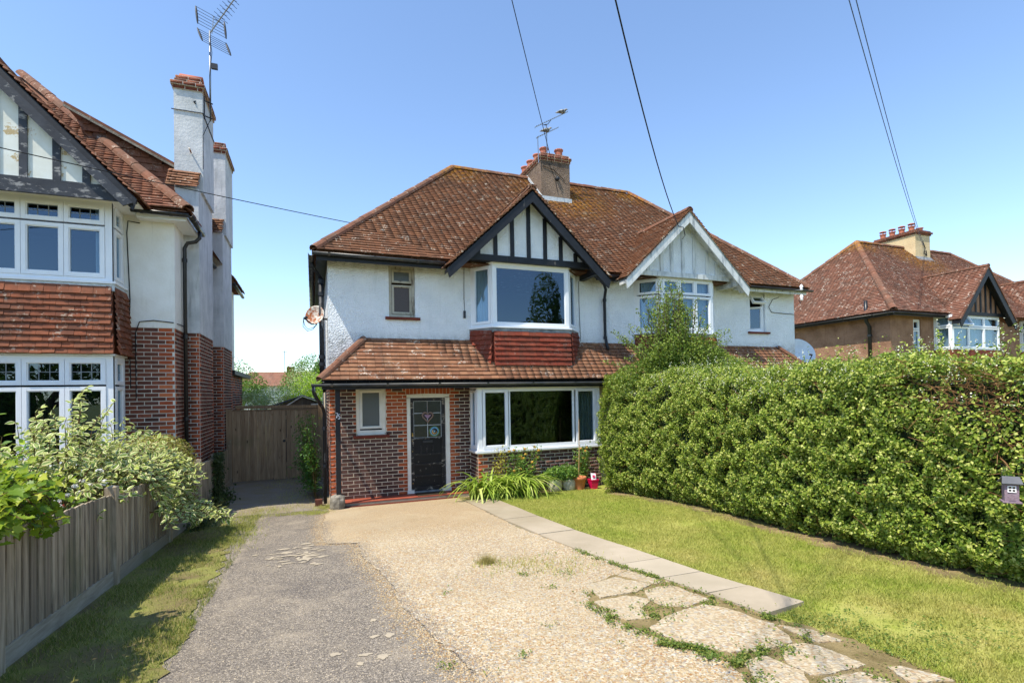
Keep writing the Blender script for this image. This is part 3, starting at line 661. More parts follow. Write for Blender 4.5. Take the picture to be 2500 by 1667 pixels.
# brick ground floor
mb = MB()
holed(mb, (XL, YF, 0), (1, 0, 0), 3.25-XL, 2.6, [(.83-XL, 1.42-XL, 1.38, 2.37), (1.86-XL, 2.78-XL, .09, 2.2)], .12)
MB().quad((XL, YB, 0), (XL, YF, 0), (XL, YF, 2.6), (XL, YB, 2.6)).build('brick_wall', 'mortar', H); MB().quad((XR, YF, 0), (XR, YB, 0), (XR, YB, 2.6), (XR, YF, 2.6)).build('brick_wall', 'mortar', H)
wall_l = mb.build('brick_wall', 'mortar', H); MB().quad((6.25, YF, 0), (7.1, YF, 0), (7.1, YF, 2.6), (6.25, YF, 2.6)).build('brick_wall', 'mortar', H); MB().quad((10.1, YF, 0), (XR, YF, 0), (XR, YF, 2.6), (10.1, YF, 2.6)).build('brick_wall', 'mortar', H)
ops = [(.83-XL, 1.42-XL, 1.38, 2.37), (1.86-XL, 2.78-XL, .09, 2.2), (1.86-XL-.02, 2.78-XL+.02, 2.2, 2.44)]
def red_main(u, z, j):
    x = u+XL; t = .11 if j % 2 else .2
    return x < XL+t+.02 or abs(x-1.86) < t+.03 and x < 1.86 or (x > 2.78 and x < 2.78+t+.05) or (z > 1.3 and (.83-t*.6 < x < .83 or 1.42 < x < 1.42+t)) or (z > 1.30 and 1.42 < x < 1.86 and random.random() < .62)
brick_field(brickP, (XL, YF, 0), (1, 0, 0), 3.25-XL, .085, 2.56, wall_l, 'brick_dark', 'brick_red', red_main, ops)
brick_field(brickP, (XL, YF+2.2, 0), (0, -1, 0), 2.2, .085, 2.48, wall_l, 'brick_dark', 'brick_red', lambda u, z, j: u > 2.0)
brick_field(brickP, (10.15, YF, 0), (1, 0, 0), XR-10.15, .0, 2.48, wall_l, 'brick_dark')
# soldier arch over the door
for i in range(12):
    x = 1.84+(.96/12)*(i+.5); A = np.stack([V3(.068, 0, 0), V3(0, 0, .225), V3(0, -.03, 0)], 1); brickP.add(A, (x, YF+.022, 2.2), 'brick_red', wall_l, .3)
# lower bay
BX0, BX1, BYf = 3.25, 6.25, 10.47
mb = MB().box(BX0, BX1, BYf, YF, 0, .93); bay_l = mb.build('bay_base', 'mortar', H)
brick_field(brickP, (BX0, BYf, 0), (1, 0, 0), BX1-BX0, .0, .925, bay_l, 'brick_dark', 'brick_red', lambda u, z, j: u < (.12 if j % 2 else .22))
brick_field(brickP, (BX0, YF, 0), (0, -1, 0), YF-BYf, .0, .925, bay_l, 'brick_dark')
MB().box(BX0-.04, BX1+.04, BYf-.06, YF-.002, .925, .965).box(BX0+.02, BX0+.09, BYf-.03, BYf+.12, .966, .985).build('window_sill', 'upvc', H)
window(H, (BX0+.02, BYf, .967), (1, 0, 0), 2.96, 1.36, [(.10, .045, .68, 1.30, True, 1, 1), (.70, .045, 2.30, 1.30, False, 1, 1), (2.34, .045, 2.86, 1.30, True, 1, 1)], fw=.09)
window(H, (BX0, YF-.005, .967), (0, -1, 0), YF-BYf-.03, 1.36, [(.05, .045, .43, 1.30, True, 1, 1)], fw=.045)
window(H, (BX1, BYf+.03, .967), (0, 1, 0), YF-BYf-.04, 1.36, [(.05, .045, .43, 1.30, True, 1, 1)], fw=.045)
MB().box(BX0-.02, BX1+.02, BYf-.03, YF-.003, 2.329, 2.44).build('bay_head', 'upvc', H)
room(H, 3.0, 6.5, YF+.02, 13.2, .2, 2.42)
curtain(H, (5.60, BYf+.22, 0), (6.12, BYf+.22, 0), 1.0, 2.3, 'curtain_green', 7, .03); curtain(H, (3.38, YF-.08, 0), (3.40, BYf+.14, 0), 1.0, 2.3, 'blind', 4, .02)
# right-hand lower bay
mb = MB().box(7.1, 10.1, BYf, YF, 0, .93); bay_r = mb.build('bay_base', 'mortar', H)
brick_field(brickP, (7.1, BYf, 0), (1, 0, 0), 3.0, .0, .925, bay_r, 'brick_dark')
window(H, (7.12, BYf, .967), (1, 0, 0), 2.96, 1.36, [(.09, .045, 1.0, 1.30, True, 1, 1), (1.02, .045, 1.95, 1.30, False, 1, 1), (1.97, .045, 2.87, 1.30, True, 1, 1)])
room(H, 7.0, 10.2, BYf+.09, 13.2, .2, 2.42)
# small lower window, door
window(H, (.83, YF+.035, 1.40), (1, 0, 0), .59, .97, [(.07, .10, .52, .90, True, 1, 1)], 'white_worn', .07, .04, .08, pane_mat='frosted')
MB().box(.85, 1.40, YF+.03, YF+.05, 1.372, 1.40).build('window_sill', 'white_worn', H)
mb = MB()
for i in range(5): mb.box(.76+i*.146, .76+i*.146+.143, YF-.055, YF+.02, 1.315+random.uniform(-.003, .003), 1.370)
mb.build('window_sill', 'sill_tile', H)['label'] = 'dark red tile sill'
door = MB().box(1.93, 2.69, YF+.055, YF+.10, .13, 2.12).build('front_door', 'door_paint', H); door['label'] = 'worn black front door with leaded glass'
fr = MB().box(1.86, 1.93, YF-.012, YF+.12, .16, 2.135).box(2.69, 2.78, YF-.012, YF+.12, .16, 2.135)
# shallow arched head
n = 10; pts = [V3(1.86+.92*i/n, YF-.012, 2.19-.0+.018*math.sin(math.pi*i/n)) for i in range(n+1)]+[V3(2.78, YF-.012, 2.12), V3(1.86, YF-.012, 2.12)]
fr.prism(pts, (0, .13, 0)).box(1.845, 1.99, YF-.03, YF+.10, .10, .16).box(2.60, 2.795, YF-.03, YF+.10, .10, .16).build('door_frame', 'white_worn', H)
MB().box(1.99, 2.60, YF-.02, YF+.11, .095, .135).build('threshold', 'lead', H)
st = MB()
for (a, b, c, d) in [(1.935, 2.005, .135, 2.115), (2.605, 2.685, .135, 2.115), (2.005, 2.605, 2.05, 2.115), (2.005, 2.605, .135, .225), (2.005, 2.605, 1.235, 1.265)]: st.box(a, b, YF+.034, YF+.056, c, d)
for z in (.905, .69, .45): st.box(2.005, 2.605, YF+.038, YF+.056, z-.022, z+.022)
for x in (2.16, 2.29, 2.42): st.box(x-.016, x+.016, YF+.040, YF+.056, .93, 1.10)
st.build('door_rail', 'door_rail_paint', door)
px = [2.005, 2.305, 2.605]; pz = [1.265, 1.53, 1.79, 2.05]
for i in range(2):
    for j in range(3):
        MB().box(px[i]+.006, px[i+1]-.006, YF+.046, YF+.054, pz[j]+.006, pz[j+1]-.006).build('pane', 'door_glass', door)
lb = MB()
for x in px: lb.box(x-.007, x+.007, YF+.037, YF+.0545, pz[0], pz[-1])
for z in pz: lb.box(px[0], px[-1], YF+.038, YF+.0555, z-.006, z+.006)
lb.build('leaded_bars', 'lead_pale', door)
be = MB().lathe((2.45, YF+.046, 1.39), [(.118, 0), (.118, .006), (.10, .010), (.096, .006)], 28, V3(0, -1, 0)).build('bullseye_pane', 'bullseye_green', door, smooth=True)
for (r, h, mt) in ((.094, .008, 'bullseye_blue'), (.070, .012, 'bullseye_dark'), (.056, .014, 'bullseye_amber'), (.040, .018, 'bullseye_dark'), (.020, .022, 'bullseye_blue')):  # ring colours paint in the reflections of the bullseye glass
    MB().lathe((2.45+random.uniform(-.006, .006), YF+.046, 1.39+random.uniform(-.006, .006)), [(r, 0), (r, h), (r*.6, h+.004), (.001, h+.005)], 24, V3(0, -1, 0)).build('bullseye_ring', mt, door, smooth=True)
MB().box(2.20, 2.41, YF+.028, YF+.05, 1.155, 1.205).build('letter_box', 'metal_dark', door)
MB().lathe((1.975, YF+.04, 1.36), [(.022, 0), (.022, .02), (.012, .03), (.001, .031)], 12, V3(0, -1, 0)).box(1.96, 1.99, YF+.02, YF+.04, 1.30, 1.34).build('door_lock', 'brass', door)
for z in (.98, .3, 1.2): MB().lathe((1.972, YF+.036, z), [(.010, 0), (.010, .006), (.001, .007)], 8, V3(0, -1, 0)).build('door_stud', 'brass', door)
# heart wreath
hw = thing('heart_wreath', 'pale woven heart wreath hung on the black front door', 'wreath', (2.305, YF+.03, 1.705))
def heart(t, s): return V3(2.305+s*(16*math.sin(t)**3)/16, YF+.018, 1.715+s*(13*math.cos(t)-5*math.cos(2*t)-2*math.cos(3*t)-math.cos(4*t))/15)
for k in range(5):
    ph = k*1.26; MB().tube([heart(2*math.pi*i/40, .112+.012*math.sin(7*2*math.pi*i/40+ph))+V3(0, .008*math.cos(6*2*math.pi*i/40+ph), 0) for i in range(41)], .009, 6, False).build('woven_strand', 'willow', hw, smooth=True)
MB().tube([(2.305, YF+.02, 1.80), (2.305, YF+.03, 1.95), (2.305, YF+.035, 2.05)], .004, 5).build('hanging_string', 'willow', hw)
MB().prism([heart(2*math.pi*i/24, .05)+V3(0, -.008, 0) for i in range(24)], (0, .016, 0)).build('ribbon_heart', 'lilac_ribbon', hw)
MB().prism([(2.24, YF+.005, 1.76), (2.30, YF+.005, 1.74), (2.24, YF+.005, 1.72)], (0, .012, 0)).prism([(2.37, YF+.005, 1.76), (2.31, YF+.005, 1.74), (2.37, YF+.005, 1.72)], (0, .012, 0)).build('ribbon_bow', 'lilac_ribbon', hw)
# upper-left small window
window(H, (1.525, YF+.045, 3.84), (1, 0, 0), .54, 1.07, [(.06, .72, .48, 1.01, True, 1, 1), (.06, .06, .48, .68, True, 1, 1)], 'old_frame', .055, .035, .07, pane_mat=['frosted', 'frosted_brown'])
mb = MB()
for i in range(5): mb.box(1.44+i*.146, 1.44+i*.146+.143, YF-.06, YF+.03, 3.775+random.uniform(-.003, .003), 3.828)
mb.build('window_sill', 'sill_tile', H)
# porch roof
PE, PZ, PT = 10.28, 2.47, 3.31
pl_ = MB(); hipL0, hipL1 = V3(.13, PE, PZ), V3(1.0, YF, PT); hipR0, hipR1 = V3(13.28, PE, PZ), V3(12.4, YF, PT)
porch_front = [hipL0, hipR0, hipR1, hipL1]; porch_left = [V3(.13, YF+.25, PZ), hipL0, hipL1]; porch_right = [hipR0, V3(13.28, YF+.25, PZ), hipR1]
for q in (porch_front, porch_left, porch_right): plane_mesh(pl_, [p-Z3*.012 for p in q])
pl_.quad(hipL0-Z3*.03, V3(.13, YF, PZ-.03), V3(13.28, YF, PZ-.03), hipR0-Z3*.03)
porch = pl_.build('porch_roof', 'black_paint', H)
pslope = (PT-PZ)/(YF-PE)
def above_porch(c): return c[2] > PT-(YF-c[1])*pslope-.03 if c[1] < YF else True
tile_field(roofP, porch_front, porch, 'porch_tile', .108, .168); tile_field(roofP, porch_left, porch, 'porch_tile', .108, .168); tile_field(roofP, porch_right, porch, 'porch_tile', .108, .168)
ridge_run(ridgeP, hipL0+V3(-.01, -.01, .03), hipL1+V3(0, -.02, .05), porch, 'hip_tile', .085, .30); ridge_run(ridgeP, hipR0+V3(0, 0, .03), hipR1+V3(0, -.02, .05), porch, 'hip_tile', .085, .30)
MB().box(.16, 13.25, PE+.045, PE+.065, PZ-.16, PZ-.02).build('fascia', 'black_paint', H)
gutter(H, (-.02, PE-.04, PZ-.055), (13.3, PE-.04, PZ-.055), .055, 'gutter_grey', brackets=1.1)
pipe(H, [(.02, PE-.04, PZ-.09), (.02, PE-.04, PZ-.2), (.06, PE+.1, PZ-.30), (.19, PE+.62, PZ-.52), (.215, PE+.70, PZ-.62), (.215, PE+.70, .05)], .034, 'iron_pipe', 'downpipe', [(.215, PE+.70, 1.55), (.215, PE+.70, .8)])
# post with the house number, on its stone
post = MB().box(.405, .495, 10.46, 10.55, .28, 2.40).build('porch_post', 'post_paint', H)
def digit_tube(name, pts, parent): MB().tube(pts, .0075, 6).build(name, 'number_white', parent)
yq = 10.452
digit_tube('number_seven', [(.408, yq, 1.86), (.446, yq, 1.862), (.436, yq, 1.82), (.424, yq, 1.765)], post)
digit_tube('number_five', [(.489, yq, 1.835), (.458, yq, 1.835), (.454, yq, 1.795), (.474, yq, 1.80), (.488, yq, 1.782), (.480, yq, 1.752), (.458, yq, 1.748), (.449, yq, 1.756)], post)
bmv = MB(); n = 14
for k, (r, z) in enumerate([(.115, 0), (.125, .06), (.122, .20), (.11, .265), (.06, .28)]):
    pass
bmv.lathe((.42, 10.50, -.01), [(.145, 0), (.15, .08), (.145, .2), (.13, .27), (.08, .30), (.001, .302)], 10)
sb = bmv.mesh('stone_base', 'stone'); 
for v in sb.vertices: v.co.x += random.uniform(-.012, .012); v.co.y += random.uniform(-.012, .012); v.co.z += random.uniform(-.008, .008)
obj('stone_base', sb, H)
# step of quarry tiles, grating
step = thing('porch_step', 'low red quarry tile step in front of the door', 'step', (1.9, 10.8, 0))
MB().box(.56, 3.22, 10.62, 10.995, -.02, .075).build('step_base', 'kerb_concrete', step)
for i in range(17):
    for j in range(2):
        x0 = .562+i*.156; MB().box(x0, x0+.152, 10.615+j*.19, 10.615+j*.19+.186, .0755, .092+random.uniform(-.001, .002)).build('quarry_tile', 'quarry_tile', step)
gr = MB().box(.30, 2.86, 10.50, 10.525, .012, .030).box(.30, 2.86, 10.585, 10.61, .012, .030)
for i in range(120): gr.box(.32+i*.0211, .32+i*.0211+.010, 10.525, 10.585, .014, .028)
tag(gr.build('drain_grating', 'sill_tile'), 'narrow rusty drain grating along the foot of the tiled step', 'drain')
tag(MB().box(2.0, 2.62, 10.66, 10.97, .094, .108).build('door_mat', 'doormat'), 'brown door mat on the red tile step', 'mat')
# upper canted bay, left
def canted_bay(x0, x1, f0, f1, lights, curt):
    yf = 10.55; pts = [V3(x0, YF, 0), V3(f0, yf, 0), V3(f1, yf, 0), V3(x1, YF, 0)]
    for i in range(3):
        a, b = pts[i], pts[i+1]; U = unit(b-a); w = np.linalg.norm(b-a); window(H, a+Z3*3.645, U, w, 1.38, lights[i](w), 'upvc', .06, .05, .07)
    # sill boards and lead apron
    def ring(off, z0, z1):
        o = [V3(x0-off*.9, YF-.004, 0), V3(f0-off*.45, yf-off, 0), V3(f1+off*.45, yf-off, 0), V3(x1+off*.9, YF-.004, 0)]; m = MB(); m.prism([p+Z3*z0 for p in o], (0, 0, z1-z0)); return m
    ring(.075, 3.61, 3.642).build('window_sill', 'upvc', H); ring(.05, 3.52, 3.609).build('lead_apron', 'lead', H); ring(.0, 2.66, 3.519).build('bay_skirt', 'hung_tile', H)
    ring(.03, 5.026, 5.06).build('bay_head', 'upvc', H)
    base = H
    for i in range(3):
        a, b = pts[i], pts[i+1]; U = unit(b-a); N = unit(np.cross(U, Z3)); fl = .05
        zb = 2.80 if i == 1 else 2.72
        poly = [a+Z3*zb+N*fl, b+Z3*zb+N*fl, b+Z3*3.50+N*.012, a+Z3*3.50+N*.012]
        tile_field(hungP, poly, H, 'hung_tile', .1075, .166, .024, above_porch, 1.2, .044, 1.45)
        if i: # corner tiles
            pass
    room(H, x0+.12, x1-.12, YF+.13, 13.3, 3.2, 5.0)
    return yf
one = lambda w: [(.06, .06, w-.06, 1.32, True, 1, 1)]
canted_bay(3.31, 5.95, 3.67, 5.52, [one, lambda w: [(.06, .06, w-.06, 1.32, False, 1, 1)], one], True)
curtain(H, (3.40, YF-.02, 0), (3.72, 10.72, 0), 3.7, 4.95, 'curtain', 6, .02); curtain(H, (5.84, YF-.02, 0), (5.62, 10.75, 0), 3.7, 4.95, 'blind', 3, .01)
two = lambda w: [(.06, .06, w-.06, .92, True, 1, 1), (.06, .95, w-.06, 1.32, True, 1, 1)]
three = lambda w: [(.06+(w-.12)*k/3, .06, .06+(w-.12)*(k+1)/3, .92, True, 1, 1) for k in range(3)]+[(.06+(w-.12)*k/3, .95, .06+(w-.12)*(k+1)/3, 1.32, True, 1, 1) for k in range(3)]
canted_bay(7.62, 10.15, 8.08, 9.70, [two, three, two], False)
curtain(H, (7.78, 10.95, 0), (8.2, 10.7, 0), 3.7, 4.95, 'curtain', 8, .02); curtain(H, (8.2, 10.68, 0), (9.6, 10.68, 0), 3.7, 4.95, 'curtain', 22, .02)
# right small window, opened lights
window(H, (11.425, YF+.05, 3.80), (1, 0, 0), .55, 1.07, [(.05, .75, .50, 1.02, True, 1, 1, ('top', math.radians(-32))), (.05, .05, .50, .72, True, 1, 1, ('right', math.radians(-38)))], 'upvc', .05, .045, .07)
room(H, 11.4, 12.0, YF+.125, 12.4, 3.7, 5.0); room(H, .8, 1.5, YF+.125, 12.4, 1.3, 2.4)
mb = MB()
for i in range(5): mb.box(11.33+i*.156, 11.33+i*.156+.152, YF-.06, YF+.03, 3.735+random.uniform(-.003, .003), 3.785)
mb.build('window_sill', 'sill_tile', H)
# main roof
RE, RZ, RR, RT = 10.6, 5.0, 14.4, 8.66
eL, eR, eB = .07, 13.22, 18.2; r0, r1 = V3(3.85, RR, RT), V3(9.75, RR, RT)
fL, fR, bL, bR = V3(eL, RE, RZ), V3(eR, RE, RZ), V3(eL, eB, RZ), V3(eR, eB, RZ)
mb = MB()
for q in ([fL, fR, r1, r0], [fR, bR, r1], [bR, bL, r0, r1], [bL, fL, r0]): plane_mesh(mb, [p-Z3*.012 for p in q])
mb.quad(fL-Z3*.02, bL-Z3*.02, bR-Z3*.02, fR-Z3*.02)
roof = mb.build('main_roof', 'roof_tile', H)
ms = (RT-RZ)/(RR-RE)
def main_z(y): return RZ+(y-RE)*ms
G = [(4.49, 1.90, 6.56), (8.69, 1.86, 6.56)]
def outside_gables(c):
    for (gx, hw_, zt) in G:
        if c[2] < zt-.12-abs(c[0]-gx)*.945: return False
    return not (6.2 < c[0] < 7.12 and 13.42 < c[1] < 15.2)
tile_field(roofP, [fL, fR, r1, r0], roof, 'roof_tile', .1, .168, .026, outside_gables)
tile_field(roofP, [bL, fL, r0], roof, 'roof_tile', .1, .168); tile_field(roofP, [fR, bR, r1], roof, 'roof_tile', .1, .168)
for a, b in ((fL+V3(-.02, -.02, .03), r0+V3(-.03, -.03, .05)), (fR+V3(.02, -.02, .03), r1+V3(.03, -.03, .05))): ridge_run(ridgeP, a, b, roof, 'hip_tile', .10, .34)
ridge_run(ridgeP, r0+Z3*.05, V3(6.2, RR, RT+.05), roof, 'hip_tile', .11, .34); ridge_run(ridgeP, V3(7.12, RR, RT+.05), r1+Z3*.05, roof, 'hip_tile', .11, .34)
MB().box(.10, 2.70, RE+.03, RE+.05, 4.83, 4.985).box(.10, .12, RE+.05, 17.9, 4.83, 4.985).build('fascia', 'black_paint', H); MB().box(6.30, 6.9, RE+.03, RE+.05, 4.83, 4.985).build('fascia', 'black_paint', H)
MB().box(.125, 2.70, RE+.05, YF-.002, 4.93, 4.95).box(.125, XL-.002, YF, 17.8, 4.93, 4.95).build('soffit', 'black_paint', H)
MB().box(10.5, 13.15, RE+.03, RE+.05, 4.83, 4.985).build('fascia', 'grey_white_board', H)
MB().box(10.5, 13.15, RE+.05, YF-.002, 4.93, 4.95).build('soffit', 'grey_white_board', H)
gutter(H, (.03, RE-.045, RZ-.04), (2.62, RE-.045, RZ-.05), .052, 'gutter_grey'); gutter(H, (.005, 17.9, RZ-.05), (.005, RE, RZ-.05), .055, 'gutter_grey', brackets=.7); gutter(H, (10.55, RE-.045, RZ-.05), (13.3, RE-.045, RZ-.05), .05, 'black_plastic'); gutter(H, (6.3, RE-.045, RZ-.06), (6.92, RE-.045, RZ-.05), .05)
# gables
def gable(house, P, gx, hw_, zt, yfr, ywall, ztail, zbeam, roofmat, tilemat, bargemat, wallmat, mainz, keepback, tail=True, bw=.24, slope=.945, studs=(), studmat=None, beam=None, rP=None, sw=.05):
    """front gable: roof slopes, tiles, barge boards, infill wall, beam, studs"""
    zl = zt-hw_*slope; apex = V3(gx, yfr, zt)
    yb = keepback(zt); ybe = keepback(zl+.0)
    mb = MB(); L0, R0 = V3(gx-hw_, yfr, zl), V3(gx+hw_, yfr, zl); A1 = V3(gx, yb, zt); L1, R1 = V3(gx-hw_, max(ybe, yfr+.4), zl), V3(gx+hw_, max(ybe, yfr+.4), zl)
    plane_mesh(mb, [L1, L0, apex, A1]); plane_mesh(mb, [R0, R1, A1, apex]); go = mb.build('gable_roof', roofmat, house)
    up = Z3*.012
    tile_field(P, [L1+up, L0+up, apex+up, A1+up], go, tilemat, .1, .168); tile_field(P, [R0+up, R1+up, A1+up, apex+up], go, tilemat, .1, .168)
    if rP: ridge_run(rP, apex+Z3*.055, A1+V3(0, .05, .055), go, 'hip_tile', .095, .34)
    # barge boards as two sloped planks meeting at the apex
    for sgn in (-1, 1):
        e = V3(gx+sgn*hw_, yfr+.02, zl); n_ = unit(V3(-sgn*slope, 0, 1)) if False else unit(V3(sgn*slope, 0, 1)); a0 = V3(gx, yfr+.02, zt)-Z3*.02; e = e-Z3*.02
        dn = V3(0, 0, -bw*math.sqrt(1+slope**2)); tdir = unit(e-a0); q = [a0, e+tdir*.03, e+tdir*.03+dn*.75+V3(-sgn*.05, 0, 0), e+dn+V3(-sgn*.05, 0, .05), a0+dn]
        MB().prism(q, (0, .035, 0)).build('barge_board', bargemat, go)
        q2 = [p+V3(0, .035, -.0) for p in (a0, e, e+dn*.35, a0+dn*.35)]; MB().prism(q2, (0, ywall-yfr-.06, 0)).build('verge_soffit', bargemat, go)
    mb = MB().prism([(gx-hw_+.25, ywall, zbeam), (gx+hw_-.25, ywall, zbeam), (gx, ywall, zt-.06)], (0, .12, 0)); mb.build('gable_wall', wallmat, house)
    if beam: MB().box(gx-beam[0], gx+beam[0], ywall-.05, ywall-.002, zbeam-beam[1], zbeam+beam[2]).build('gable_beam', beam[3], house)
    for x in studs:
        zt_ = zt-abs(x-gx)*slope-.10
        MB().box(x-sw, x+sw, ywall-.028, ywall-.001, zbeam+(beam[2] if beam else 0), zt_).build('gable_stud', studmat, house)
    return go
kb = lambda z: RE+(z-RZ)/ms+.05
gable(H, roofP, 4.49, 1.90, 6.56, 10.14, 10.47, 4.78, 5.06, 'black_paint', 'roof_tile', 'black_paint', 'gable_render', main_z, kb, True, .17, .945, [3.33, 3.72, 4.11, 4.50, 4.90, 5.29, 5.66], 'black_paint', (1.62, .03, .10, 'black_paint'), ridgeP, .045)
gable(H, roofP, 8.69, 1.86, 6.56, 10.14, 10.47, 4.78, 5.02, 'grey_white_board', 'roof_tile', 'grey_white_board', 'gable_render', main_z, kb, True, .175, .945, [7.65, 8.05, 8.36, 8.70, 9.05, 9.45, 9.75], 'grey_white_board', (1.50, .03, .09, 'grey_white_board'), ridgeP, .045)
for gx, mt in ((4.49, 'black_paint'), (8.69, 'grey_white_board')):
    MB().box(gx-1.62, gx+1.62, 10.475, YF-.003, 5.032, 5.052).build('soffit', mt, H)
    for sgn in (-1, 1): MB().box(gx+sgn*1.62-.06, gx+sgn*1.62+.06, 10.25, YF-.004, 4.86, 5.03).build('bracket', mt, H)
# rainwater pipe between the two halves
pipe(H, [(6.45, RE-.045, RZ-.11), (6.45, RE-.03, RZ-.2), (6.66, RE+.2, 4.66), (6.70, YF-.07, 4.45), (6.70, YF-.07, 3.55), (6.70, YF-.12, 3.36), (6.70, YF-.2, 3.20)], .036, 'iron_pipe', 'downpipe', [(6.70, YF-.07, 4.42), (6.70, YF-.07, 3.5)])
MB().tube([(6.02, YF-.012, 4.85), (6.03, YF-.012, 4.0), (6.05, YF-.012, 3.4)], .006, 5).build('wall_cable', 'cable', H)
MB().tube([(3.16, YF-.012, 4.97), (3.15, YF-.012, 4.3), (3.16, YF-.012, 4.0)], .006, 5).build('wall_cable', 'cable', H)
MB().box(3.13, 3.18, YF-.035, YF-.001, 3.86, 4.02).build('cable_box', 'black_plastic', H)
pipe(H, [(.19, YF+.32, 4.62), (.19, YF+.32, 2.55)], .05, 'iron_pipe', 'soil_pipe', [(.19, YF+.32, 4.55), (.19, YF+.32, 4.3), (.19, YF+.32, 3.0), (.19, YF+.32, 2.85)])
pipe(H, [(.02, RE+.55, RZ-.1), (.05, RE+.6, 4.8), (.19, YF+.32, 4.62)], .034, 'iron_pipe', 'downpipe')
# chimney
CX0, CX1, CY0, CY1 = 6.2, 7.12, 13.4, 15.2
ch = MB().box(CX0, CX1, CY0, CY1, 7.2, 8.87).build('chimney', 'pebbledash', H)
def brick_ring(P, x0, x1, y0, y1, z, parent, mat, h=.075, bl=.235):
    for (O, U, w) in (((x0, y0), (1, 0, 0), x1-x0), ((x0, y1), (0, -1, 0), y1-y0), ((x1, y0), (0, 1, 0), y1-y0), ((x1, y1), (-1, 0, 0), x1-x0)):
        brick_field(P, (O[0], O[1], z), U, w, 0.0, h, parent, mat, proud=.004)
for (e, z0) in ((.02, 8.87), (.045, 8.945), (.0, 9.02)):
    MB().box(CX0-e, CX1+e, CY0-e, CY1+e, z0, z0+.075).build('chimney_cap', 'mortar', ch); brick_ring(brickP, CX0-e, CX1+e, CY0-e, CY1+e, z0, ch, 'brick_chim')
MB().box(CX0+.05, CX1-.05, CY0+.05, CY1-.05, 9.095, 9.125).build('flaunching', 'stone', ch)
def pot(parent, x, y, z, r=.12, h=.24, mat='terracotta', cowl=False):
    MB().lathe((x, y, z), [(r*.95, 0), (r*.9, h*.7), (r*.92, h*.78), (r*1.12, h*.85), (r*1.15, h), (r*.9, h), (r*.8, h*.5)], 16).build('chimney_pot', mat, parent, smooth=True)
    if cowl:
        m = MB().lathe((x, y, z+h+.10), [(r*1.2, 0), (r*1.15, .03), (r*.5, .06), (.001, .07)], 16)
        for k in range(4): a = k*math.pi/2+.4; m.tube([(x+r*.9*math.cos(a), y+r*.9*math.sin(a), z+h), (x+r*.9*math.cos(a), y+r*.9*math.sin(a), z+h+.11)], .012, 5)
        m.build('pot_cowl', mat, parent)
for (x, y) in ((6.42, 13.66), (6.88, 13.62), (6.40, 14.1), (6.38, 14.55), (6.38, 15.0), (6.9, 14.5)): pot(ch, x, y, 9.10)
m = MB()
m.prism([(CX0-.03, CY0-.05, main_z(CY0-.05)+.0), (CX1+.03, CY0-.05, main_z(CY0-.05)), (CX1+.03, CY0-.05, main_z(CY0)+.13), (CX0-.03, CY0-.05, main_z(CY0)+.13)], (0, .06, 0))
m.prism([(CX0-.05, CY0-.22, main_z(CY0-.22)+.035), (CX1+.05, CY0-.22, main_z(CY0-.22)+.035), (CX1+.05, CY0, main_z(CY0)+.04), (CX0-.05, CY0, main_z(CY0)+.04)], (0, 0, .012))
m.prism([(CX0-.025, CY0-.05, main_z(CY0)+.13), (CX0-.025, CY0-.05, main_z(CY0-.05)), (CX0-.025, RR, main_z(RR)), (CX0-.025, RR, main_z(RR)+.16)], (.024, 0, 0))
m.build('lead_flashing', 'lead_pale', ch)
MB().tube([(6.25, CY0-.015, 8.7), (6.6, CY0-.02, 8.62), (6.95, CY0-.02, 8.35)], .008, 5).tube([(6.45, CY0-.015, 8.8), (6.62, CY0-.02, 8.4), (6.7, CY0-.02, 8.0)], .006, 5).build('chimney_cable', 'cable', ch)
MB().lathe((6.70, CY0, 8.38), [(.06, 0), (.06, .06), (.02, .09), (.001, .09)], 10, V3(0, -1, 0)).build('cable_bracket', 'metal_dark', ch)
for P, nm in ((roofP, 'roof_tiles'), (hungP, 'hung_tiles'), (brickP, 'bricks'), (ridgeP, 'ridge_tiles')): P.flush(nm)

# ------------------------------------------------------------------ neighbouring house on the left
L = thing('corner_house', 'white and brick house with square bay, peeling timbered gable and two tall chimneys', 'house', (-5, 13, 0))
roofP = Pieces('roof_tile', BOXV, BOXF, 300); hungP = Pieces('hung_tile', BOXV, BOXF, 300); brickP = Pieces('brick', BOXV, BOXF, 300); ridgeP = Pieces('ridge_tile', RIDGEV, RIDGEF, 300)
LY, LX, LZ = 11.2, -2.38, 3.5
mb = MB().quad((-3.2, LY, 0), (LX, LY, 0), (LX, LY, LZ), (-3.2, LY, LZ)).quad((LX, LY, 0), (LX, 19, 0), (LX, 19, LZ), (LX, LY, LZ)); lw = mb.build('brick_wall', 'mortar_left', L)
mb = MB(); mb.quad((-10, LY, 0), (-6.3, LY, 0), (-6.3, LY, LZ), (-10, LY, LZ)); mb.quad((-10, 19, 0), (-10, LY, 0), (-10, LY, LZ), (-10, 19, LZ))
mb.build('brick_wall', 'mortar_left', L)
brick_field(brickP, (-3.2, LY, 0), (1, 0, 0), .82, .05, LZ, lw, 'brick_left', 'brick_red', lambda u, z, j: u > (.62 if j % 2 else .72))
brick_field(brickP, (LX, LY, 0), (0, 1, 0), .8, .05, LZ, lw, 'brick_left', 'brick_red', lambda u, z, j: u < .1)
brick_field(brickP, (LX, 13.5, 0), (0, 1, 0), 1.5, .05, LZ, lw, 'brick_left')
MB().box(-3.2, LX+.012, LY-.012, LY+.2, LZ, 5.6).box(LX-.2, LX+.012, LY+.2, 19, LZ, 5.6).build('rendered_wall', 'left_render', L)
MB().box(-10, -6.3, LY-.012, LY+.2, LZ, 5.6).build('rendered_wall', 'left_render', L)
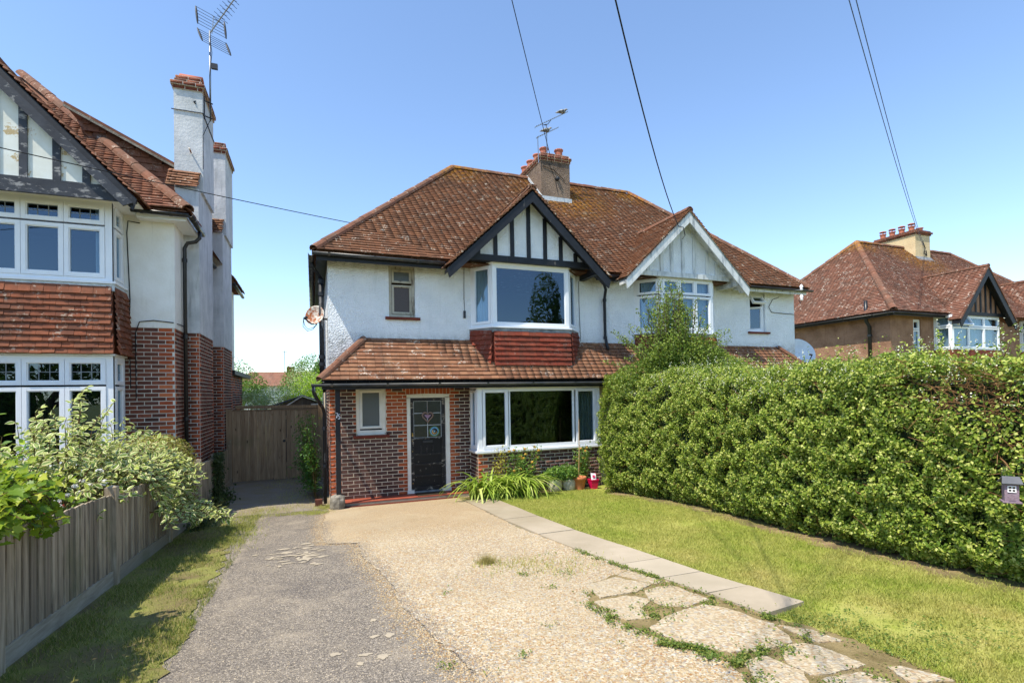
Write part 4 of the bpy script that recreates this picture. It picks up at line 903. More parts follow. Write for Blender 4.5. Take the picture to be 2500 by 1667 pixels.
# square bay
bx0, bx1, by = -6.35, -3.15, 10.6
cu = [.30+.56*k for k in range(6)]
up_cells = [(cu[k], .06, cu[k+1], .93, True, 1, 1) for k in range(5)]+[(cu[k], .955, cu[k+1], 1.30, True, 3, 2) for k in range(5)]
window(L, (bx0, by, 4.19), (1, 0, 0), bx1-bx0, 1.36, up_cells, 'upvc', .10, .065, .08)
window(L, (bx1, by+.003, 4.19), (0, 1, 0), LY-by-.02, 1.36, [(.10, .06, .50, .93, True, 1, 1), (.10, .955, .50, 1.30, True, 2, 2)], 'upvc', .06, .06, .07)
lo_cells = [(cu[k], .06, cu[k+1], 1.42, True, 1, 1) for k in range(5)]+[(cu[k], 1.445, cu[k+1], 1.88, True, 3, 2) for k in range(5)]
window(L, (bx0, by, 1.0), (1, 0, 0), bx1-bx0, 1.93, lo_cells, 'upvc', .10, .065, .08)
window(L, (bx1, by+.003, 1.0), (0, 1, 0), LY-by-.02, 1.93, [(.10, .06, .50, 1.42, True, 1, 1), (.10, 1.445, .50, 1.88, True, 2, 2)], 'upvc', .06, .06, .07)
MB().box(bx0-.05, bx1+.06, by-.06, LY-.003, 4.15, 4.188).build('window_sill', 'upvc', L)
MB().box(bx0-.02, bx1+.035, by-.035, LY-.003, 4.03, 4.149).build('lead_apron', 'lead_pale', L)
MB().box(bx0, bx1, by, LY-.003, 2.96, 4.03).build('bay_skirt', 'hung_tile_left', L)
MB().box(bx0-.03, bx1+.04, by-.045, LY-.003, 2.932, 2.962).build('bay_head', 'upvc', L)
MB().box(bx0, bx1, by, LY-.003, 0, .96).build('bay_base', 'brick_left', L); MB().box(bx0-.05, bx1+.06, by-.06, LY-.003, .96, 1.0).build('window_sill', 'upvc', L)
fl = .075
tile_field(hungP, [V3(bx0, by-fl, 2.965), V3(bx1+fl*.6, by-fl, 2.965), V3(bx1, by-.015, 4.04), V3(bx0, by-.015, 4.04)], L, 'hung_tile_left', .1, .165, .026, None, 1.6, .046, 1.5)
tile_field(hungP, [V3(bx1+fl, by-fl*.8, 2.965), V3(bx1+fl, LY, 2.965), V3(bx1+.015, LY, 4.04), V3(bx1+.015, by, 4.04)], L, 'hung_tile_left', .1, .165, .026, None, 1.6, .046, 1.5)
room(L, bx0+.1, bx1-.1, by+.1, 13, 4.0, 5.5); room(L, bx0+.1, bx1-.1, by+.1, 13, .6, 2.9)
curtain(L, (-3.42, by+.14, 0), (-3.22, by+.14, 0), 4.2, 5.5, 'curtain', 4, .02); curtain(L, (-3.22, by+.2, 0), (-3.22, LY-.05, 0), 4.2, 5.5, 'curtain', 5, .02)
# gable
lkb = lambda z: 10.9+(z-5.62)+.05
gable(L, roofP, -4.75, 2.05, 7.70, 10.14, 10.27, 5.5, 5.50, 'left_tile', 'left_tile', 'left_black', 'left_panel', None, lkb, True, .17, 1.05, [-6.1, -5.75, -5.35, -4.95, -4.55, -4.19, -3.77, -3.385], 'black_worn', (1.93, .04, .20, 'black_worn'), ridgeP, .052)
MB().prism([(-4.75, 10.11, 7.55), (-2.72, 10.11, 5.42), (-2.86, 10.11, 5.36), (-4.75, 10.11, 7.34)], (0, .04, 0)).build('barge_board', 'black_worn', L)
MB().box(-6.7, -2.75, 10.49, LY-.014, 5.535, 5.56).build('soffit', 'upvc', L)
# main roof: front slope and right-hand slope meeting on a hip
hc = V3(-2.1, 10.9, 5.62); ht = V3(-6.1, 14.9, 9.62)
mb = MB(); plane_mesh(mb, [V3(-10.4, 10.9, 5.6), hc-Z3*.02, ht-Z3*.02, V3(-6.4, 14.9, 9.6)]); plane_mesh(mb, [hc-Z3*.02, V3(-2.1, 19.2, 5.6), ht-Z3*.02]); plane_mesh(mb, [V3(-2.1, 19.2, 5.6), V3(-10.4, 19.2, 5.6), V3(-6.4, 14.9, 9.6), ht-Z3*.02]); plane_mesh(mb, [V3(-10.4, 19.2, 5.6), V3(-10.4, 10.9, 5.6), V3(-6.4, 14.9, 9.6)])
lr = mb.build('main_roof', 'left_tile', L)
tile_field(roofP, [V3(-10.4, 10.9, 5.62), hc, ht, V3(-6.4, 14.9, 9.62)], lr, 'left_tile', .1, .168, .026, lambda c: c[0] > -5.2 and not (c[2] < 7.55-abs(c[0]+4.75)*1.05), 1.5)
tile_field(roofP, [hc, V3(-2.1, 19.2, 5.62), ht], lr, 'left_tile', .1, .168, .026, lambda c: not (12.0 < c[1] < 16.4 and c[0] > -2.7), 1.5)
ridge_run(ridgeP, hc+V3(.02, -.02, .03), ht+Z3*.05, lr, 'hip_tile', .115, .36)
MB().box(-2.9, -2.12, 10.94, 10.96, 5.44, 5.58).box(-2.14, -2.12, 10.96, 12.0, 5.44, 5.58).build('fascia', 'upvc', L)
MB().box(-2.9, -2.141, 10.961, LY-.013, 5.45, 5.47).box(LX+.013, -2.141, LY-.013, 12.0, 5.45, 5.47).build('soffit', 'upvc', L)
gutter(L, (-2.95, 10.85, 5.55), (-2.06, 10.85, 5.54), .055, 'black_plastic', brackets=.5); gutter(L, (-2.05, 12.05, 5.53), (-2.05, 10.83, 5.54), .055, 'black_plastic', brackets=.5)
pipe(L, [(-2.05, 11.72, 5.48), (-2.05, 11.72, 5.36), (-2.12, 11.72, 5.28), (-2.26, 11.72, 5.24), (-2.31, 11.72, 5.14), (-2.31, 11.72, .0)], .036, 'black_plastic', 'downpipe', [(-2.31, 11.72, 4.9), (-2.31, 11.72, 3.4), (-2.31, 11.72, 1.8)])
MB().tube([(-2.9, LY-.03, 5.4), (-3.08, LY-.03, 5.42), (-3.10, LY-.03, 5.2), (-3.08, LY-.03, 4.6), (-3.06, LY-.03, 4.0), (-3.08, LY-.03, 3.4), (-3.06, LY-.03, 2.4)], .009, 6).tube([(-2.98, LY-.03, 2.2), (-2.98, LY-.03, 3.4), (-2.92, LY-.03, 3.6), (-2.7, LY-.03, 3.63), (-2.4, LY-.03, 3.6), (-2.34, 11.5, 3.6), (-2.33, 12.0, 3.6)], .009, 6).build('wall_cable', 'cable', L)
# side dormer: tile hung cheek under a shallow roof
mb = MB().prism([(-4.25, 12.75, 7.86), (-4.25, 12.75, 7.6), (-2.66, 12.75, 6.15), (-2.66, 12.75, 7.02)], (0, 2.2, 0)); dm = mb.build('dormer', 'left_tile', L)
tile_field(hungP, [V3(-4.25, 12.73, 6.2), V3(-2.66, 12.73, 6.2), V3(-2.66, 12.73, 7.06), V3(-4.25, 12.73, 7.9)], L, 'left_tile', .13, .20, .016, lambda c: c[2] > 5.62+(-2.1-c[0])-.12, 2.5, .03, 1.4)
MB().prism([(-4.5, 12.55, 8.03), (-2.45, 12.55, 6.98), (-2.45, 12.55, 7.04), (-4.5, 12.55, 8.09)], (0, 2.5, 0)).build('dormer_roof', 'left_tile', L)
MB().prism([(-4.5, 12.53, 7.975), (-2.47, 12.53, 6.935), (-2.47, 12.53, 6.985), (-4.5, 12.53, 8.025)], (0, .05, 0)).build('verge_mortar', 'stone', L)
# chimneys
def side_chimney(y0, y1, zs, ztop):
    x0, x1 = -2.5, -2.10
    c = MB().box(x0, x1, y0-.22, y1+.05, LZ, 6.42).box(-2.56, -2.05, y0, y1, 6.42, ztop).build('side_chimney', 'chimney_render', L)
    MB().box(x0, x1-.012, y0-.208, y1+.04, 0, LZ).build('chimney_base', 'mortar_left', c)
    brick_field(brickP, (x0, y0-.208, 0), (1, 0, 0), x1-.012-x0, .05, LZ, c, 'brick_left', 'brick_red', lambda u, z, j: u > .30)
    brick_field(brickP, (x1-.012, y0-.208, 0), (0, 1, 0), y1-y0+.25, .05, LZ, c, 'brick_left', 'brick_red', lambda u, z, j: u < .1 or u > y1-y0+.1)
    tile_field(roofP, [V3(-2.66, y0-.26, 6.40), V3(-2.09, y0-.26, 6.40), V3(-2.09, y0, 6.78), V3(-2.66, y0, 6.78)], c, 'porch_tile', .085, .19, .014, None, 2.0)
    for (e, z0, h) in ((.02, ztop, .075), (.05, ztop+.075, .075), (-.01, ztop+.15, .075), (-.03, ztop+.225, .075)):
        MB().box(-2.56-e, -2.05+e, y0-e, y1+e, z0, z0+h).build('chimney_cap', 'mortar_left', c); brick_ring(brickP, -2.56-e, -2.05+e, y0-e, y1+e, z0, c, 'brick_chim', h)
    return c
c1 = side_chimney(12.15, 13.4, 6.42, 8.50); c2 = side_chimney(15.15, 16.4, 6.42, 8.55)
for c, y in ((c1, 12.5), (c2, 15.55)):
    z = 8.80
    MB().lathe((-2.28, y, z), [(.15, 0), (.15, .05), (.13, .07), (.125, .12)], 16).build('chimney_pot', 'terracotta', c, smooth=True)
    vs, fs = [], []; n = 12
    for j, yy in enumerate((-.23, .2)):
        for i in range(n+1):
            a = math.pi*i/n; vs.append((-2.28+yy*.95, y+.15*math.cos(a), z+.07+(.12-.04*j*0)*math.sin(a)))
    for i in range(n): fs.append((i, i+1, n+2+i, n+1+i))
    me = mesh_from('pot_cowl', vs, fs, 'terracotta', True); co = obj('pot_cowl', me, c); sm = co.modifiers.new('s', 'SOLIDIFY'); sm.thickness = .025
MB().box(-2.60, -2.035, 12.13, 12.145, 8.06, 8.075).box(-2.045, -2.03, 12.13, 13.42, 8.06, 8.075).build('lashing_band', 'metal_dark', c1)
MB().tube([(-2.26, 12.14, 7.22), (-2.26, 11.98, 7.24), (-2.25, 11.93, 7.20)], .016, 6).build('rusty_hook', 'dish_rust', c1)
MB().box(-7, -2.2, 16.6, 19.4, 0, 2.85).build('extension', 'mortar_left', L); MB().box(-7, -2.05, 16.5, 20.5, 2.86, 2.98).build('extension_roof', 'black_paint', L)
brick_field(brickP, (-2.2, 16.6, 0), (0, 1, 0), 2.8, 0, 2.85, lw, 'brick_left', 'brick_red', lambda u, z, j: random.random() < .3)
gutter(L, (-2.28, 14.9, 5.52), (-2.28, 13.6, 5.53), .05); gutter(L, (-2.1, 19.0, 5.50), (-2.1, 16.6, 5.52), .05)
for P, nm in ((roofP, 'roof_tiles'), (hungP, 'hung_tiles'), (brickP, 'bricks'), (ridgeP, 'ridge_tiles')): P.flush(nm)

# ------------------------------------------------------------------ brown house on the right
Rr = thing('brown_house', 'brown pebbledash house with red tiled hipped roof, cream chimney and small black gable', 'house', (27, 17, 0))
roofP = Pieces('roof_tile', BOXV, BOXF, 300); ridgeP = Pieces('ridge_tile', RIDGEV, RIDGEF, 300); brickP = Pieces('brick', BOXV, BOXF, 300)
qX0, qX1, qY, qB = 20.42, 34.2, 13.0, 20.4
mb = MB(); holed(mb, (qX0, qY, 0), (1, 0, 0), qX1-qX0, 5.0, [(21.76-qX0, 22.22-qX0, 3.5, 4.80), (23.1-qX0, 26.2-qX0, 3.6, 4.95), (29.0-qX0, 32.0-qX0, 3.6, 4.95)], .12)
mb.quad((qX0, qB, 0), (qX0, qY, 0), (qX0, qY, 5), (qX0, qB, 5)); mb.quad((qX1, qY, 0), (qX1, qB, 0), (qX1, qB, 5), (qX1, qY, 5)); mb.quad((qX1, qB, 0), (qX0, qB, 0), (qX0, qB, 5), (qX1, qB, 5)); mb.build('pebbledash_wall', 'brown_pebbledash', Rr)
window(Rr, (21.765, qY+.05, 3.52), (1, 0, 0), .45, 1.27, [(.04, .04, .41, .86, True, 1, 1), (.04, .88, .41, 1.23, True, 1, 1)], 'upvc', .04, .045); room(Rr, 21.7, 22.3, qY+.13, 14.5, 3.4, 4.9)
MB().box(21.7, 22.28, qY-.05, qY+.04, 3.45, 3.515).build('window_sill', 'sill_tile', Rr)
def rbay(x0, x1, openl):
    yf = 12.45; ptsb = [V3(x0, qY, 0), V3(x0+.15, yf, 0), V3(x1-.15, yf, 0), V3(x1, qY, 0)]
    for i in range(3):
        a, b = ptsb[i], ptsb[i+1]; w = np.linalg.norm(b-a); k = 3 if i == 1 else 1; c = []
        for j in range(k):
            u0, u1 = .05+(w-.1)*j/k, .05+(w-.1)*(j+1)/k; c.append((u0, .05, u1, .88, True, 1, 1))
            c.append((u0, .90, u1, 1.30, True, 1, 1, ('top', math.radians(-28))) if (openl and i == 1 and j == 0) else (u0, .90, u1, 1.30, True, 1, 1))
        window(Rr, a+Z3*3.6, b-a, w, 1.35, c, 'upvc', .05, .05)
    m = MB(); m.prism([p+Z3*2.6 for p in ptsb], (0, 0, .99)); m.build('bay_skirt', 'hung_tile', Rr); room(Rr, x0+.05, x1-.05, qY+.13, 15, 3.5, 5.0)
    curtain(Rr, (x0+.2, 12.95, 0), (x0+.32, 12.6, 0), 3.65, 4.95, 'curtain', 5, .02); curtain(Rr, (x0+.4, 12.62, 0), (x1-.3, 12.62, 0), 3.65, 4.95, 'curtain', 26, .02)
rbay(23.0, 26.4, True); rbay(28.9, 32.1, False)
QE, QZ, QR, QT = 12.6, 5.0, 16.6, 8.92
qs = (QT-QZ)/(QR-QE); a_, b_, c_, d_ = V3(20.0, QE, QZ), V3(34.6, QE, QZ), V3(34.6, 20.8, QZ), V3(20.0, 20.8, QZ); q0, q1 = V3(23.85, QR, QT), V3(30.8, QR, QT)
mb = MB()
for q in ([a_, b_, q1, q0], [b_, c_, q1], [c_, d_, q0, q1], [d_, a_, q0]): plane_mesh(mb, [p-Z3*.012 for p in q])
mb.quad(a_-Z3*.02, d_-Z3*.02, c_-Z3*.02, b_-Z3*.02); rroof = mb.build('main_roof', 'right_tile', Rr)
gR = [(24.94, 1.85, 6.85), (30.6, 1.85, 6.85)]
tile_field(roofP, [a_, b_, q1, q0], rroof, 'right_tile', .1, .168, .026, lambda c: not any(c[2] < z-.12-abs(c[0]-g)*1.16 for g, h, z in gR), 1.3)
tile_field(roofP, [d_, a_, q0], rroof, 'right_tile', .1, .168, .026, None, 1.3)
ridge_run(ridgeP, a_+V3(-.02, -.02, .04), q0+Z3*.05, rroof, 'hip_tile', .13, .36); ridge_run(ridgeP, d_+V3(-.02, .02, .04), q0+Z3*.05, rroof, 'hip_tile', .13, .36); ridge_run(ridgeP, q0+Z3*.06, q1+Z3*.06, rroof, 'hip_tile', .12, .36); ridge_run(ridgeP, b_+Z3*.04, q1+Z3*.05, rroof, 'hip_tile', .12, .36)
rkb = lambda z: QE+(z-QZ)/qs+.05
for g, h_, z in gR:
    gable(Rr, roofP, g, h_, z, 12.1, 12.42, 4.6, 4.96, 'right_tile', 'right_tile', 'black_paint', 'brown_pebbledash', None, rkb, True, .22, 1.16, [g+dx for dx in (-1.0, -.67, -.33, 0, .33, .67, 1.0)], 'black_paint', (1.5, .02, .12, 'black_paint'), ridgeP, .045)
MB().box(20.04, 23.1, QE+.03, QE+.05, 4.84, 4.985).build('fascia', 'black_paint', Rr); MB().box(20.04, 20.06, QE+.05, 20.7, 4.84, 4.985).build('fascia', 'black_paint', Rr)
MB().box(20.06, 23.1, QE+.05, qY-.002, 4.94, 4.955).build('soffit', 'black_paint', Rr); MB().box(20.06, qX0-.003, qY, 20.4, 4.94, 4.955).build('soffit', 'black_paint', Rr)
gutter(Rr, (19.95, QE-.04, 4.94), (23.1, QE-.04, 4.94), .05); gutter(Rr, (19.95, 20.7, 4.94), (19.95, QE-.04, 4.94), .05)
pipe(Rr, [(20.15, 13.72, 5.55), (20.15, 13.72, 4.75), (20.33, 13.72, 4.55), (20.33, 13.72, 2.2)], .065, 'black_plastic', 'soil_pipe', [(20.33, 13.72, 4.2)])
rc = MB().box(27.1, 28.2, 16.0, 17.9, 7.6, 9.5).build('chimney', 'cream_render', Rr)
for (e, z0) in ((.04, 9.5), (.09, 9.575), (.03, 9.65)):
    MB().box(27.1-e, 28.2+e, 16.0-e, 17.9+e, z0, z0+.075).build('chimney_cap', 'stone', rc); brick_ring(brickP, 27.1-e, 28.2+e, 16.0-e, 17.9+e, z0, rc, 'brick_chim')
for y, cw in ((16.3, True), (16.75, True), (17.2, True), (17.65, True)): pot(rc, 27.35, y, 9.73, .13, .24, 'terracotta', cw)
pot(rc, 27.95, 16.3, 9.73, .14, .22)
MB().prism([(27.06, 15.75, QZ+(15.75-QE)*qs+.03), (28.24, 15.75, QZ+(15.75-QE)*qs+.03), (28.24, 16.0, QZ+(16-QE)*qs+.1), (27.06, 16.0, QZ+(16-QE)*qs+.1)], (0, 0, .015)).build('lead_flashing', 'lead', rc)
MB().tube([(27.6, 15.97, 9.2), (27.75, 15.95, 8.85), (27.65, 15.95, 8.6), (27.85, 15.95, 8.5), (27.8, 15.95, 8.75)], .02, 5).build('chimney_cable', 'cable', rc)
for P, nm in ((roofP, 'roof_tiles'), (ridgeP, 'ridge_tiles'), (brickP, 'bricks')): P.flush(nm)

# ------------------------------------------------------------------ aerials, birds, dishes, cables
def tubes(m, segs, r, n=5):
    for a, b in segs: m.tube([a, b], r, n)
    return m
A1 = thing('television_aerial', 'large grid television aerial on a tall mast strapped to the tall white chimney', 'aerial', (-1.94, 12.4, 8.0))
MB().tube([(-1.945, 12.4, 8.05), (-1.94, 12.4, 9.98)], .019, 8).build('mast', 'metal_grey', A1, smooth=True)
tubes(MB(), [(V3(-2.04, 12.3, 8.10), V3(-1.90, 12.4, 8.10)), (V3(-2.04, 12.3, 8.42), V3(-1.90, 12.4, 8.42)), (V3(-2.04, 12.28, 8.02), V3(-2.04, 12.28, 8.5)), (V3(-2.20, 12.13, 8.28), V3(-2.04, 12.28, 8.42)), (V3(-2.20, 12.13, 8.28), V3(-2.04, 12.28, 8.10))], .014).build('wall_bracket', 'metal_dark', A1)
bd = unit(V3(.50, -.45, .50)); b0 = V3(-1.93, 12.4, 9.95)
MB().tube([b0, b0+bd*.85], .014, 6).build('boom', 'metal_grey', A1)
sd = unit(np.cross(bd, Z3)); ud = np.cross(sd, bd)
m = MB()
for k in range(7):
    p = b0+bd*(.30+.09*k); l = .13-.004*k
    for s in (-1, 1): tubes(m, [(p, p+sd*s*l+ud*l*.55), (p, p+sd*s*l-ud*l*.55)], .0045, 4)
m.build('director_elements', 'metal_dark', A1)
rd = unit(V3(.95, .25, -.22)); ru = unit(V3(.12, -.15, 1.0)); m = MB(); rc0 = b0+V3(.02, .06, .02)
for sgn, tilt in ((1, .0), (-1, .30)):
    for k in range(6):
        q = rc0+ru*sgn*(.06+.072*k)*(1 if sgn > 0 else .8)-unit(V3(.5, -.45, 0))*(.02*k if sgn > 0 else -.035*k); tubes(m, [(q-rd*.27, q+rd*.27)], .0045, 4)
m.build('reflector_grid', 'metal_dark', A1); m = MB()
for sgn in (1, -1):
    for s in (-1, 1):
        pts = [rc0+ru*sgn*(.05+.38*i/6)*(1 if sgn > 0 else .8)+rd*s*.27-unit(V3(.5, -.45, 0))*((.11 if sgn > 0 else -.19)*i/6) for i in range(7)]; m.tube(pts, [.012, .02, .024, .025, .024, .02, .012], 6)
m.build('reflector_end', 'metal_dark', A1)
MB().tube([rc0, rc0+ru*.36], .010, 6).build('reflector_stem', 'metal_grey', A1); MB().box(-1.92, -1.80, 12.37, 12.43, 9.18, 9.29).build('amplifier_box', 'metal_dark', A1)
MB().tube([(-1.94, 12.38, 9.85), (-1.90, 12.37, 9.5), (-1.95, 12.38, 9.0), (-1.93, 12.38, 8.1), (-2.0, 12.4, 7.95), (-2.04, 12.13, 7.6), (-2.045, 12.13, 6.9)], .007, 5).build('aerial_cable', 'cable', A1)
def yagi(label, base, top, tip0, tip1, nel, el, arm=None):
    A = thing('television_aerial', label, 'aerial', base, 'aerials on the pebbledash chimney'); MB().tube([base, top], .014, 6).build('mast', 'metal_grey', A)
    t0, t1 = V3(*tip0), V3(*tip1); MB().tube([t0, t1], .009, 5).build('boom', 'metal_grey', A); d = unit(t1-t0); s = unit(np.cross(d, Z3)); m = MB()
    for k in range(nel): p = t0+(t1-t0)*(k+.5)/nel; l = el*(1.15 if k == 0 else 1-.03*k); m.tube([p-s*l, p+s*l], .006, 4)
    m.build('elements', 'metal_dark', A)
    if arm: MB().tube(arm, .010, 5).build('arm', 'metal_dark', A)
    return A
yagi('upper slim rod aerial on the pebbledash chimney', (6.42, 13.45, 8.9), (6.42, 13.45, 9.95), (6.03, 13.4, 9.78), (7.10, 13.4, 10.42), 17, .075, [(6.42, 13.45, 9.93), (6.30, 13.42, 9.90), (6.45, 13.42, 9.95), (6.55, 13.4, 10.09)])
yagi('lower slim rod aerial at the edge of the pebbledash chimney', (6.11, 13.36, 8.75), (6.09, 13.36, 9.5), (6.05, 13.36, 9.46), (6.76, 13.36, 9.88), 11, .075)
def bird(label, P, s, dirx):
    P = V3(*P); B = thing('pigeon', label, 'bird', tuple(P)); f = unit(V3(dirx, -.15, 0)); pts = [(-.20, .02, .006), (-.15, .035, .016), (-.10, .05, .034), (-.04, .065, .055), (.02, .075, .062), (.07, .092, .050), (.10, .118, .032), (.12, .142, .030), (.14, .150, .027), (.158, .148, .016), (.18, .142, .005), (.195, .138, .002)]
    MB().tube([P+f*a*s+Z3*b*s for a, b, r in pts], [r*s for a, b, r in pts], 10).build('body', 'bird_grey', B, smooth=True)
    w = unit(np.cross(f, Z3))
    for sg in (-1, 1): MB().tube([P+f*a*s+Z3*b*s+w*sg*(.045)*s for a, b in ((.06, .085), (0, .08), (-.08, .06), (-.16, .035))], [.012*s, .028*s, .022*s, .004*s], 6).build('wing', 'bird_grey', B, smooth=True)
    for sg in (-1, 1): MB().tube([P+w*sg*.018*s+Z3*.03*s, P+w*sg*.018*s-Z3*.005], .004*s, 5).build('leg', 'terracotta', B)
bird('grey pigeon perched near the tip of the upper aerial', (6.90, 13.4, 10.315), 1.0, 1); bird('grey pigeon perched low on the short aerial', (6.36, 13.36, 9.66), 1.0, 1)
def dish(name, label, c, axis, rx, mat, arm_pts, mount):
    c = V3(*c); ax = unit(V3(*axis)); D = thing(name, label, 'satellite dish', tuple(c)); prof = [(rx*k/7, .30*rx*(k/7)**2) for k in range(1, 8)]+[(rx*1.02, .31*rx), (rx*1.01, .28*rx)]
    m = MB().lathe(c, [(.002, 0)]+prof, 28, ax); me = m.mesh('reflector', mat, True); o = obj('reflector', me, D); s = o.modifiers.new('s', 'SOLIDIFY'); s.thickness = .006
    MB().tube(arm_pts, .014, 6).build('feed_arm', 'metal_dark', D); e = V3(*arm_pts[-1]); MB().tube([e-ax*.02, e+unit(c-e)*.09], .03, 8).build('receiver', 'black_plastic', D, smooth=True); MB().tube(mount, .02, 6).build('mount', 'metal_dark', D); return D
dd = dish('satellite_dish', 'rust streaked satellite dish on the corner of the white wall', (.09, 11.35, 3.84), (-.48, -.80, .25), .20, 'dish_rust', [(.10, 11.30, 3.67), (.0, 11.22, 3.66), (-.14, 11.02, 3.75)], [(.09, 11.38, 3.83), (.2, 11.45, 3.8), (.31, 11.45, 3.8)])
MB().tube([(-.15, 11.02, 3.74), (-.16, 11.03, 3.58), (-.08, 11.1, 3.5), (.02, 11.15, 3.54), (.10, 11.28, 3.66)], .006, 5).tube([(-.15, 11.02, 3.72), (-.13, 11.03, 3.60), (-.07, 11.1, 3.54), (.02, 11.15, 3.57), (.10, 11.28, 3.66)], .006, 5).build('feed_cable', 'cable', dd)
dish('satellite_dish', 'white oval satellite dish at the far corner of the porch roof', (13.55, 11.25, 3.22), (-.20, -.86, .45), .42, 'dish_white', [(13.55, 11.05, 2.90), (13.50, 10.9, 2.92), (13.48, 10.75, 3.15)], [(13.56, 11.3, 3.2), (13.35, 11.35, 3.1), (13.1, 11.35, 3.1)])
def cable(label, a, b, sag, r=.009, mat='cable', group=None, extra=()):
    a, b = V3(*a), V3(*b); n = 24; pts = [a+(b-a)*i/n-Z3*sag*4*(i/n)*(1-i/n) for i in range(n+1)]+[V3(*e) for e in extra]
    return tag(MB().tube(pts, r, 6).build('overhead_cable', mat), label, 'cable', group)
cable('black overhead cable running to the pebbledash chimney', (-3.6, -2.3, 10.9), (6.55, 13.38, 8.78), .14, .009)
cable('black overhead cable running to the white gable', (-3.6, -2.3, 9.4), (8.33, 10.14, 6.16), 1.30, .010, extra=[(8.45, 10.12, 6.14), (8.5, 10.12, 5.95), (8.42, 10.12, 5.85)])
cable('thin blue overhead cable meeting the front of the cream chimney', (-8.0, -2.7, 10.2), (27.65, 16.0, 9.0), .87, .008, 'cable_blue')
cable('thin blue overhead cable hung just beside its twin, to the cream chimney', (-7.9, -2.8, 10.2), (27.72, 16.0, 9.02), .86, .008, 'cable_blue')
cable('thin dark cable crossing the passage from the neighbour side to the main roof', (-9.5, 6.2, 5.6), (.95, 11.45, 5.86), .10, .007)
# insulators on the far fascia
ins = thing('cable_insulator', 'white porcelain cable insulators on the far end of the eaves', 'insulator', (12.75, 10.55, 4.8))
MB().tube([(12.2, 10.6, 4.9), (12.78, 10.5, 4.93)], .02, 6).build('bracket', 'metal_grey', ins)
for z in (5.0, 4.72): MB().lathe((12.78, 10.48, z), [(.02, -.09), (.045, -.06), (.03, -.02), (.05, .02), (.03, .06), (.001, .09)], 10).build('porcelain', 'card_white', ins, smooth=True)
MB().tube([(12.7, 10.5, 4.65), (12.75, 10.5, 4.55), (12.8, 10.5, 4.62)], .008, 5).tube([(12.5, YF-.02, 4.80), (12.25, YF-.02, 4.72), (12.1, YF-.02, 4.5), (12.2, YF-.02, 4.36), (12.6, YF-.02, 4.34), (13.1, YF-.02, 4.33)], .008, 5).build('loop_cable', 'cable', ins)

# ------------------------------------------------------------------ fence and gate
FX = -1.97
fence = thing('board_fence', 'weathered low board fence with square posts along the drive', 'fence', (FX, 8, 0))
posts = [-.2, 2.2, 4.38, 6.56, 8.75, 10.9, 12.6]
def ftop(y): return float(np.interp(y, [-1, 4.4, 6.5, 8.75, 10.4, 12.6], [1.62, 1.325, 1.215, 1.10, 1.03, .93]))
for y in posts:
    z = ftop(y)+.06; MB().box(FX-.05, FX+.05, y-.05, y+.05, gz(y)-.1, z).add([(FX-.05, y-.05, z), (FX+.05, y-.05, z), (FX+.05, y+.05, z), (FX-.05, y+.05, z), (FX, y, z+.02)], [(0, 1, 4), (1, 2, 4), (2, 3, 4), (3, 0, 4)]).build('fence_post', 'fence_wood', fence)
for a, b in zip(posts[:-1], posts[1:]):
    y0, y1 = a+.05, b-.05; q = [(FX+.022, y0, gz(y0)-.03), (FX+.022, y1, gz(y1)-.03), (FX+.022, y1, gz(y1)+.155), (FX+.022, y0, gz(y0)+.155)]
    MB().prism(q, (-.03, 0, 0)).build('gravel_board', 'fence_board_base', fence)
    for zz in (.38, .80): MB().prism([(FX-.02, y0, gz(y0)+zz), (FX-.02, y1, gz(y1)+zz), (FX-.02, y1, gz(y1)+zz+.07), (FX-.02, y0, gz(y0)+zz+.07)], (-.05, 0, 0)).build('fence_rail', 'fence_wood', fence)
    y = y0
    while y < y1-.02:
        w = min(.105+random.uniform(-.004, .004), y1-y); zb = gz(y+w/2)+.158; zt = ftop(y+w/2)-.02+random.uniform(-.008, .006); t = random.uniform(-.004, .004)
        MB().add([(FX-.006, y, zb), (FX+.014+t, y, zb), (FX+.002+t, y+w+.012, zb), (FX-.012, y+w+.012, zb), (FX-.006, y, zt), (FX+.014+t, y, zt), (FX+.002+t, y+w+.012, zt), (FX-.012, y+w+.012, zt)], [(0, 3, 2, 1), (4, 5, 6, 7), (0, 1, 5, 4), (1, 2, 6, 5), (2, 3, 7, 6), (3, 0, 4, 7)]).build('fence_board', 'fence_wood', fence); y += w+.003
# last low run to the gate
MB().box(FX-.02, FX+.02, 12.65, 15.0, 0, .14).build('gravel_board', 'fence_board_base', fence)
for k in range(22):
    y = 12.66+k*.106; zt = .93-.0*k+(.0 if y < 14.3 else (y-14.3)*.35); MB().box(FX-.008, FX+.010+.006*(k % 2), y, y+.103, .14, zt).build('fence_board', 'fence_wood', fence)
GY = 15.05
gate = thing('double_gate', 'tall brown wooden double gate closing the side passage', 'gate', (-.85, GY, 0))
MB().box(-2.08, -1.95, GY-.06, GY+.07, 0, 1.90).build('gate_post', 'gate_wood', gate); MB().box(.13, .25, GY-.06, GY+.07, 0, 1.98).build('gate_post', 'gate_wood', gate)
MB().prism([(-1.87, GY-.02, 1.905), (.22, GY-.02, 1.885), (.22, GY-.02, 1.965), (-1.87, GY-.02, 1.985)], (0, .09, 0)).build('top_rail', 'gate_wood', gate)
MB().prism([(-1.93, GY-.05, 1.845), (.13, GY-.05, 1.83), (.13, GY-.05, 1.865), (-1.93, GY-.05, 1.88)], (0, .05, 0)).build('capping', 'gate_wood', gate)
x = -1.94; k = 0
while x < .11:
    w = .092+random.uniform(-.006, .010); g = .022 if abs(x+.80) < .05 else .004; MB().box(x, x+w, GY-.03-.012*(k % 2), GY, .02+random.uniform(0, .01), 1.845-.004*k*.2).build('gate_board', 'gate_wood', gate); x += w+g; k += 1
